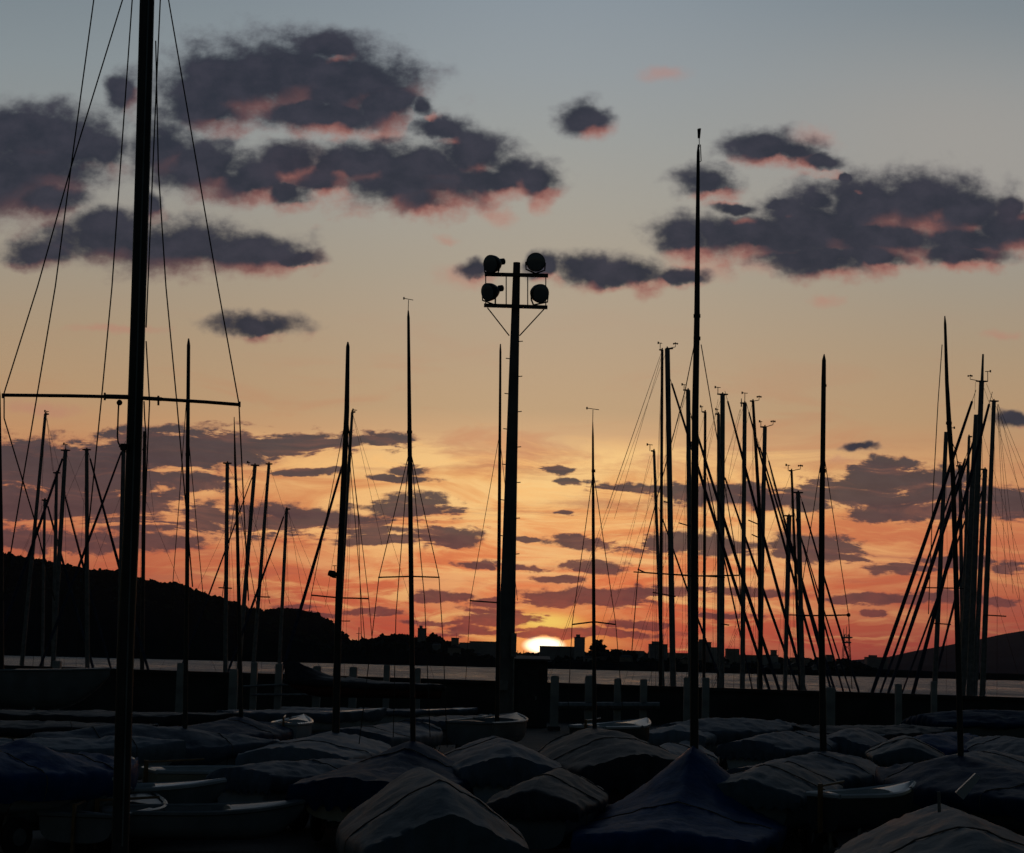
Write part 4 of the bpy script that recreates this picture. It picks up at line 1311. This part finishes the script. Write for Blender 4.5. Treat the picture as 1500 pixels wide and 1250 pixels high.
boat('charcoal covered dinghy with the slender mast just right of the sun', 871, 27, 100, 4.7, 1.75, 0.74, 0.34, ridge=[(0, 1.0), (.15, 1.1), (.4, zr - .02), (.6, zr), (.72, zr - .06), (1, .85)], conv=1.8, cover='cov_dark', hull='gel_red',
     mast=dict(pts=[(868.3, 618, 1.2), (868.5, 640, 3), (869, 760, 4.6), (870, 940, 5.4), (871, 1060, 6.5)], vane=(19, 9, 1), collars=[(869.3, 690, 5.6, 4)]), seed=6,
     spread=[((838, 915), (870, 911), (902, 915))], shrouds=[((869, 690), (838, 915), (832, 1040)), ((869, 690), (902, 915), (912, 1040)), ((869, 700), (935, 770 - 100)), ((869, 680), (855, 900), (850, 1040))][:2], group=GA)
zr = zat(1050, 32, 353)
boat('dark navy covered dinghy with the thin bare mast tapering to a point', 353, 32, 70, 4.3, 1.5, 0.8, 0.4, ridge=[(0, .9), (.3, 1.0), (.6, zr), (.7, zr - .1), (1, .85)], cover='cov_navy',
     mast=dict(pts=[(343, 611, 1.2), (344.5, 680, 3.6), (347, 745, 4.8), (350, 885, 5.6), (353, 1045, 6.5)]), seed=7, group=GA, shrouds=[((346, 720), (322, 900)), ((347, 720), (378, 900))])
zr = zat(1062, 28, 271)
boat('grey covered dinghy with the plain pointed mast standing right of the big near mast', 271, 28, 28, 3.6, 1.5, 0.74, 0.34, ridge=[(0, .95), (.3, zr), (.6, zr - .02), (.75, .95), (1, .8)], cover='cov_grey', hull='gel_white',
     mast=dict(pts=[(276.3, 496, 2.0), (276.2, 506, 5.2), (275, 650, 5.8), (274, 860, 6.2), (271, 1062, 7)], collars=[(275, 666, 7, 4)]), seed=8, group=GA, shrouds=[((275, 560), (262, 740), (245, 960)), ((276, 640), (300, 900))])
zr = zat(1095, 22, 1015)
boat('royal blue tented dinghy with the tallest tapering mast and a dark pennant on top', 1017, 22, 78, 4.7, 2.0, 0.36, 0.12, ridge=[(0, .42), (.2, .58), (.4, .82), (.55, zr), (.6, zr + .06), (.65, zr), (.8, .78), (1, .45)], cover='cov_blue', hull='gel_white',
     mast=dict(pts=[(1023, 212, 2.0), (1022.8, 224, 4.8), (1021, 460, 8.6), (1018.5, 600, 10), (1017.5, 760, 11), (1017, 1085, 12.5)], collars=[(1021, 463, 10.5, 5), (1021, 496, 10.5, 5), (1018, 650, 11.5, 6)]), seed=9, skirt=.16, conv=.95, trolley=False,
     spread=[((934, 834), (945, 839), (1017, 844), (1083, 843))], shrouds=[((1018, 500), (1004, 570), (935, 835), (925, 960)), ((1027, 505), (1050, 640), (1083, 843), (1090, 960)), ((1026, 212), (1027, 236), (1024, 238))], group=GA,
     extra=lambda o, d: (MB().tube([wp(1024.5, 216, d), wp(1024, 188, d)], px2m(.6, d), 5).build('pennant_staff', 'dark_alloy', o),
                         MB().add([wp(1021.5, 189, d - .01), wp(1027, 188, d - .01), wp(1025.5, 203, d - .01), wp(1022, 203, d - .01), wp(1021.5, 189, d + .01), wp(1027, 188, d + .01), wp(1025.5, 203, d + .01), wp(1022, 203, d + .01)],
                                  [(0, 1, 2, 3), (7, 6, 5, 4), (0, 4, 5, 1), (1, 5, 6, 2), (2, 6, 7, 3), (3, 7, 4, 0)]).build('pennant', 'flag', o, smooth=False)))
zr = zat(1098, 27, 1206)
boat('grey covered dinghy with the lone thick mast standing right of the cluster', 1206, 27, 62, 4.4, 1.55, 0.66, 0.3, ridge=[(0, .8), (.3, .92), (.6, zr), (.72, zr - .06), (1, .75)], cover='cov_grey',
     mast=dict(pts=[(1207.3, 519, 1.6), (1207, 528, 6), (1206.5, 560, 7), (1205, 690, 7.6), (1204, 740, 8.4), (1203, 900, 9.4), (1206, 1095, 10)], collars=[(1205, 690, 10, 5), (1207, 565, 8, 3)]), seed=10,
     spread=[((1168, 902), (1204, 902), (1243, 901))], shrouds=[((1206, 660), (1243, 901), (1248, 1010)), ((1205, 660), (1168, 902))], group=GA,
     extra=lambda o, d: MB().blob(wp(1243, 901, d), (px2m(3, d),) * 3, .1).build('spreader_end', 'plastic', o))
zr = zat(1106, 24, 1406)
boat('navy covered dinghy with the tall thin mast leaning left in the right bundle', 1407, 24, 110, 4.6, 1.7, 0.7, 0.3, ridge=[(0, .8), (.3, .94), (.56, zr - .02), (.62, zr + .02), (.7, zr - .06), (1, .75)], cover='cov_navy',
     mast=dict(pts=[(1384, 463, 1.6), (1384.5, 475, 4), (1387, 560, 5.8), (1390.5, 625, 7.5), (1396, 700, 7.2), (1402, 900, 8), (1407, 1095, 9)], collars=[(1390, 620, 9, 4)]), seed=11,
     shrouds=[((1380, 505), (1374, 590), (1367, 720), (1360, 900)), ((1391, 640), (1400, 660), (1420, 800))], group=GA)

# keelboat at far left with its mast on the frame's edge
kb = zat(983, 45, 0)
boat('grey-green keelboat on a stand at the far left, its mast cut by the picture edge', 0, 45, -4, 5.6, 1.9, kb, 0.7, hull='gel_grey', rim='gel_grey',
     mast=dict(pts=[(-3, 560, 3), (-2, 580, 6), (1, 800, 8), (2, 985, 8)]), mast_t=.55, name='keelboat', cat='sailboat', group=GA, trolley=False,
     extra=lambda o, d: [MB().tube([o.matrix_basis @ Vector((sx, sy, 0)), o.matrix_basis @ Vector((sx, sy * .55, .95))], .05, 8).build('stand_leg', 'steel', o) for sx in (-1.4, 1.2) for sy in (-.75, .75)])

# ---- covered and open boats without a mast in view: label, x, y of the ridge, distance, heading, length, beam, gunwale, cover, hull
CB = [('crumpled royal blue tarpaulin boat at the left edge, next to the big near mast', 52, 1074, 21, 55, 2.9, 1.7, .78, 'cov_blue', 'gel_white', 21),
      ('bluish pale covered dinghy just left of the charcoal one, below the floodlight pole', 728, 1080, 25, 96, 4.0, 1.35, .78, 'cov_grey', 'gel_white', 22),
      ('big grey covered hull at the bottom edge, centre-left, end towards the viewer', 628, 1126, 17.3, 97, 4.2, 1.40, .58, 'cov_green', 'gel_grey', 23),
      ('grey-green covered dinghy between the royal blue tent and the lone thick mast', 1140, 1116, 23, 70, 3.6, 1.35, .68, 'cov_green', 'gel_grey', 24),
      ('small grey covered dinghy behind the royal blue tent, right side, with dull ridge', 1160, 1071, 33, 62, 3.8, 1.25, .78, 'cov_grey', 'gel_white', 25),
      ('dim grey covered dinghy far behind the tallest mast', 1080, 1051, 38, 50, 4.2, 1.3, .85, 'cov_grey', 'gel_white', 26),
      ('small grey-green covered dinghy alone in the open gap left of the navy covered one', 1325, 1077, 31, 80, 3.4, 1.05, .78, 'cov_green', 'gel_grey', 27),
      ('pale grey covered dinghy peeping out behind the navy one at right', 1440, 1100, 28, 60, 4.0, 1.6, .72, 'cov_grey', 'gel_white', 28),
      ('large grey covered hull in the bottom right corner with raised white rudder', 1392, 1184, 14.6, 84, 4.3, 1.6, .66, 'cov_green', 'gel_white', 29),
      ('dark blue covered boat at the right edge near the sea wall', 1480, 1040, 43, 20, 4.5, 1.6, 1.0, 'cov_navy', 'gel_grey', 30),
      ('tall dark tarpaulin-draped boat whose peaked bow rises over the wall beside the radar mast', 528, 975, 57, 188, 4.6, 1.8, 1.35, 'cov_dark', 'gel_red', 31),
      ('grey covered dinghy in the second row behind the navy tent', 572, 1060, 33, 75, 4.2, 1.5, .8, 'cov_grey', 'gel_white', 32),
      ('dim covered dinghy beyond the pale keelboat, below the long rail', 560, 1042, 44, 15, 4.4, 1.5, .9, 'cov_grey', 'gel_white', 33),
      ('pale covered dinghy glimpsed left of the royal blue tent, behind its slope', 985, 1088, 27, 75, 3.6, 1.1, .78, 'cov_pale', 'gel_white', 34),
      ('charcoal covered dinghy in the far row at left, behind the grey covered one', 175, 1046, 37, 12, 4.6, 1.5, .86, 'cov_dark', 'gel_white', 35),
      ('dull covered dinghy at the left edge behind the crumpled tarpaulin', 45, 1060, 31, 15, 4.0, 1.4, .82, 'cov_dark', 'gel_cream', 36),
      ('dim dark covered dinghy under the slanting furled sails, far row right', 1280, 1062, 40, 30, 4.2, 1.5, .8, 'cov_dark', 'gel_grey', 37)]
CB += [('low grey covered dinghy in the far row between the navy cover and the pale keelboat', 455, 1046, 41, 40, 3.8, 1.4, .9, 'cov_grey', 'gel_white', 41),
       ('small covered dinghy in the far row just left of the floodlight pole foot', 668, 1052, 39, 70, 3.6, 1.3, .85, 'cov_grey', 'gel_white', 42),
       ('pale covered dinghy in the far row under the thickest cluster mast', 1000, 1058, 37, 80, 3.6, 1.2, .8, 'cov_pale', 'gel_white', 43),
       ('dim covered dinghy in the far row just right of the lone thick mast', 1252, 1066, 35, 70, 3.4, 1.1, .78, 'cov_grey', 'gel_white', 44),
       ('blue covered dinghy in the far row below the right bundle of masts', 1388, 1072, 34, 60, 3.6, 1.2, .78, 'cov_blue', 'gel_white', 45),
       ('grey covered dinghy in the far row at the right edge', 1470, 1078, 33, 100, 3.6, 1.2, .76, 'cov_grey', 'gel_white', 46),
       ('flat pale covered dinghy behind the crumpled blue tarpaulin at left', 110, 1080, 26, 25, 3.0, 1.2, .78, 'cov_pale', 'gel_white', 47),
       ('small charcoal covered dinghy between the big grey hull and the royal blue tent', 815, 1128, 21.5, 80, 3.2, 1.0, .6, 'cov_dark', 'gel_grey', 48),
       ('low grey covered dinghy between the navy tent and the small cream open dinghy', 455, 1118, 24.5, 60, 2.8, 1.0, .62, 'cov_grey', 'gel_white', 49)]
for (lab, x, y, d, head, Lh, B, gz, cv, hl, sd_) in CB:
    zr = zat(y, d, x)
    rnd = random.Random(sd_)
    rd = [(0, gz + (zr - gz) * .62), (.14, gz + (zr - gz) * .9), (.3, zr - .01), (.5, zr), (.65, zr - .01), (.82, gz + (zr - gz) * .75), (1, gz + .08)]
    if sd_ == 31:
        rd = [(0, gz - .05), (.4, gz + .05), (.7, gz + .22), (.92, zr + .05), (1, zr + .08)]
    if sd_ == 21:
        rd = [(0, zr - .1), (.12, zr), (.3, zr - .13), (.45, zr - .04), (.58, zr - .2), (.8, zr - .28), (1, gz + .05)]
    ex = None
    if sd_ == 29:
        def ex(o, d):
            a, b = wp(1405, 1166, 13.2), wp(1432, 1136, 13.2)
            n = (b - a).normalized().cross(Vector((0, 1, 0))) * .035
            th = Vector((0, .018, 0))
            MB().add([a - n - th, a + n - th, b + n * .6 - th, b - n * .6 - th, a - n + th, a + n + th, b + n * .6 + th, b - n * .6 + th],
                     [(0, 1, 2, 3), (7, 6, 5, 4), (0, 4, 5, 1), (1, 5, 6, 2), (2, 6, 7, 3), (3, 7, 4, 0)]).build('rudder_blade', 'gel_white', o, smooth=False)
            MB().tube([wp(1376, 1190, 13.6), wp(1375, 1160, 13.6)], .012, 6).build('flagstaff', 'alloy', o)
    boat(lab, x, d, head, Lh, B, gz, gz - .42, ridge=rd, cover=cv, hull=hl, seed=sd_, skirt=.26 if sd_ in (21, 23, 29) else (.1, .16, .2)[sd_ % 3], trolley=sd_ != 31, extra=ex,
         name='covered_dinghy' if sd_ != 31 else 'draped_boat', cat='dinghy' if sd_ != 31 else 'boat')

OB = [('small white open dinghy at bottom left showing its transom, left of the near mast foot', 172, 1180, 21.2, 82, 2.3, 1.1, 'gel_dull'),
      ('low white open dinghy at the bottom left, lying right of the big near mast foot', 305, 1184, 21.0, 18, 2.2, 1.0, 'gel_dull'),
      ('small cream open dinghy with pale gunwale, just above the low white one at left', 365, 1126, 24.5, 24, 2.5, 1.05, 'gel_cream'),
      ('slim dark open dinghy with a pale slanting gunwale under the crumpled tarpaulin', 200, 1152, 22.5, 14, 2.1, .8, 'gel_grey'),
      ('tiny white tender beside the navy covered dinghy with the thin bare mast', 430, 1057, 33.5, 86, 1.9, .62, 'gel_white'),
      ('white open dinghy with a bright rim behind the charcoal covered one', 905, 1062, 32, 60, 2.2, .9, 'gel_dark'),
      ('low open dinghy with shiny deck catching the orange sky, left of the navy covered one', 1274, 1160, 20.8, 40, 1.5, .62, 'gel_dark'),
      ('small open dinghy tucked at the left edge under the blue tarpaulin', 20, 1150, 20.5, 20, 2.2, 1.0, 'gel_grey')]
for (lab, x, y, d, head, Lh, B, hl) in OB:
    z = zat(y, d, x)
    boat(lab, x, d, head, Lh, B, z - .03, max(.12, z - .42), hull=hl, rim='gel_white' if hl != 'gel_dull' else 'gel_dull', name='open_dinghy', group='open dinghies in the boat yard', trolley=z > .5)

# ---- short bollard and painted line on the yard
p = wp(803, 1170, 24.0)
bl = thing('bollard', 'short dark bollard standing on the asphalt in front of the charcoal covered dinghy', 'bollard', (p.x, 24, 0))
MB().lathe((p.x, 24, 0), (0, 0, 1), [(0, .1), (p.z - .1, .1), (p.z - .06, .115), (p.z - .02, .1), (p.z, .03)], 16).build('post', 'plastic', bl)
MB().lathe((p.x, 24, 0), (0, 0, 1), [(0, .18), (.03, .18), (.035, .1)], 16).build('base_plate', 'steel', bl)
ln = MB()
ln.add([(.2, 23.25, .014), (1.9, 23.25, .014), (1.9, 23.36, .014), (.2, 23.36, .014)], [(0, 1, 2, 3)])
struct(ln.build('painted_line', 'gel_white', smooth=False))

# ------------------------------------------------------------------ evening haze
hz = MB().box((0, 3300, 78), (9000, 6960, 170)).build('haze', 'rope', smooth=False)
hz['kind'] = 'stuff'
hm = bpy.data.materials.new('evening_haze')
hm.use_nodes = True
hm.node_tree.nodes.clear()
vol = hm.node_tree.nodes.new('ShaderNodeVolumePrincipled')
vol.inputs['Color'].default_value = (0.55, 0.72, 1.0, 1)
vol.inputs['Density'].default_value = HAZE = 3.6e-5
vol.inputs['Anisotropy'].default_value = 0.0
om = hm.node_tree.nodes.new('ShaderNodeOutputMaterial')
hm.node_tree.links.new(vol.outputs[0], om.inputs['Volume'])
hz.data.materials.clear()
hz.data.materials.append(hm)
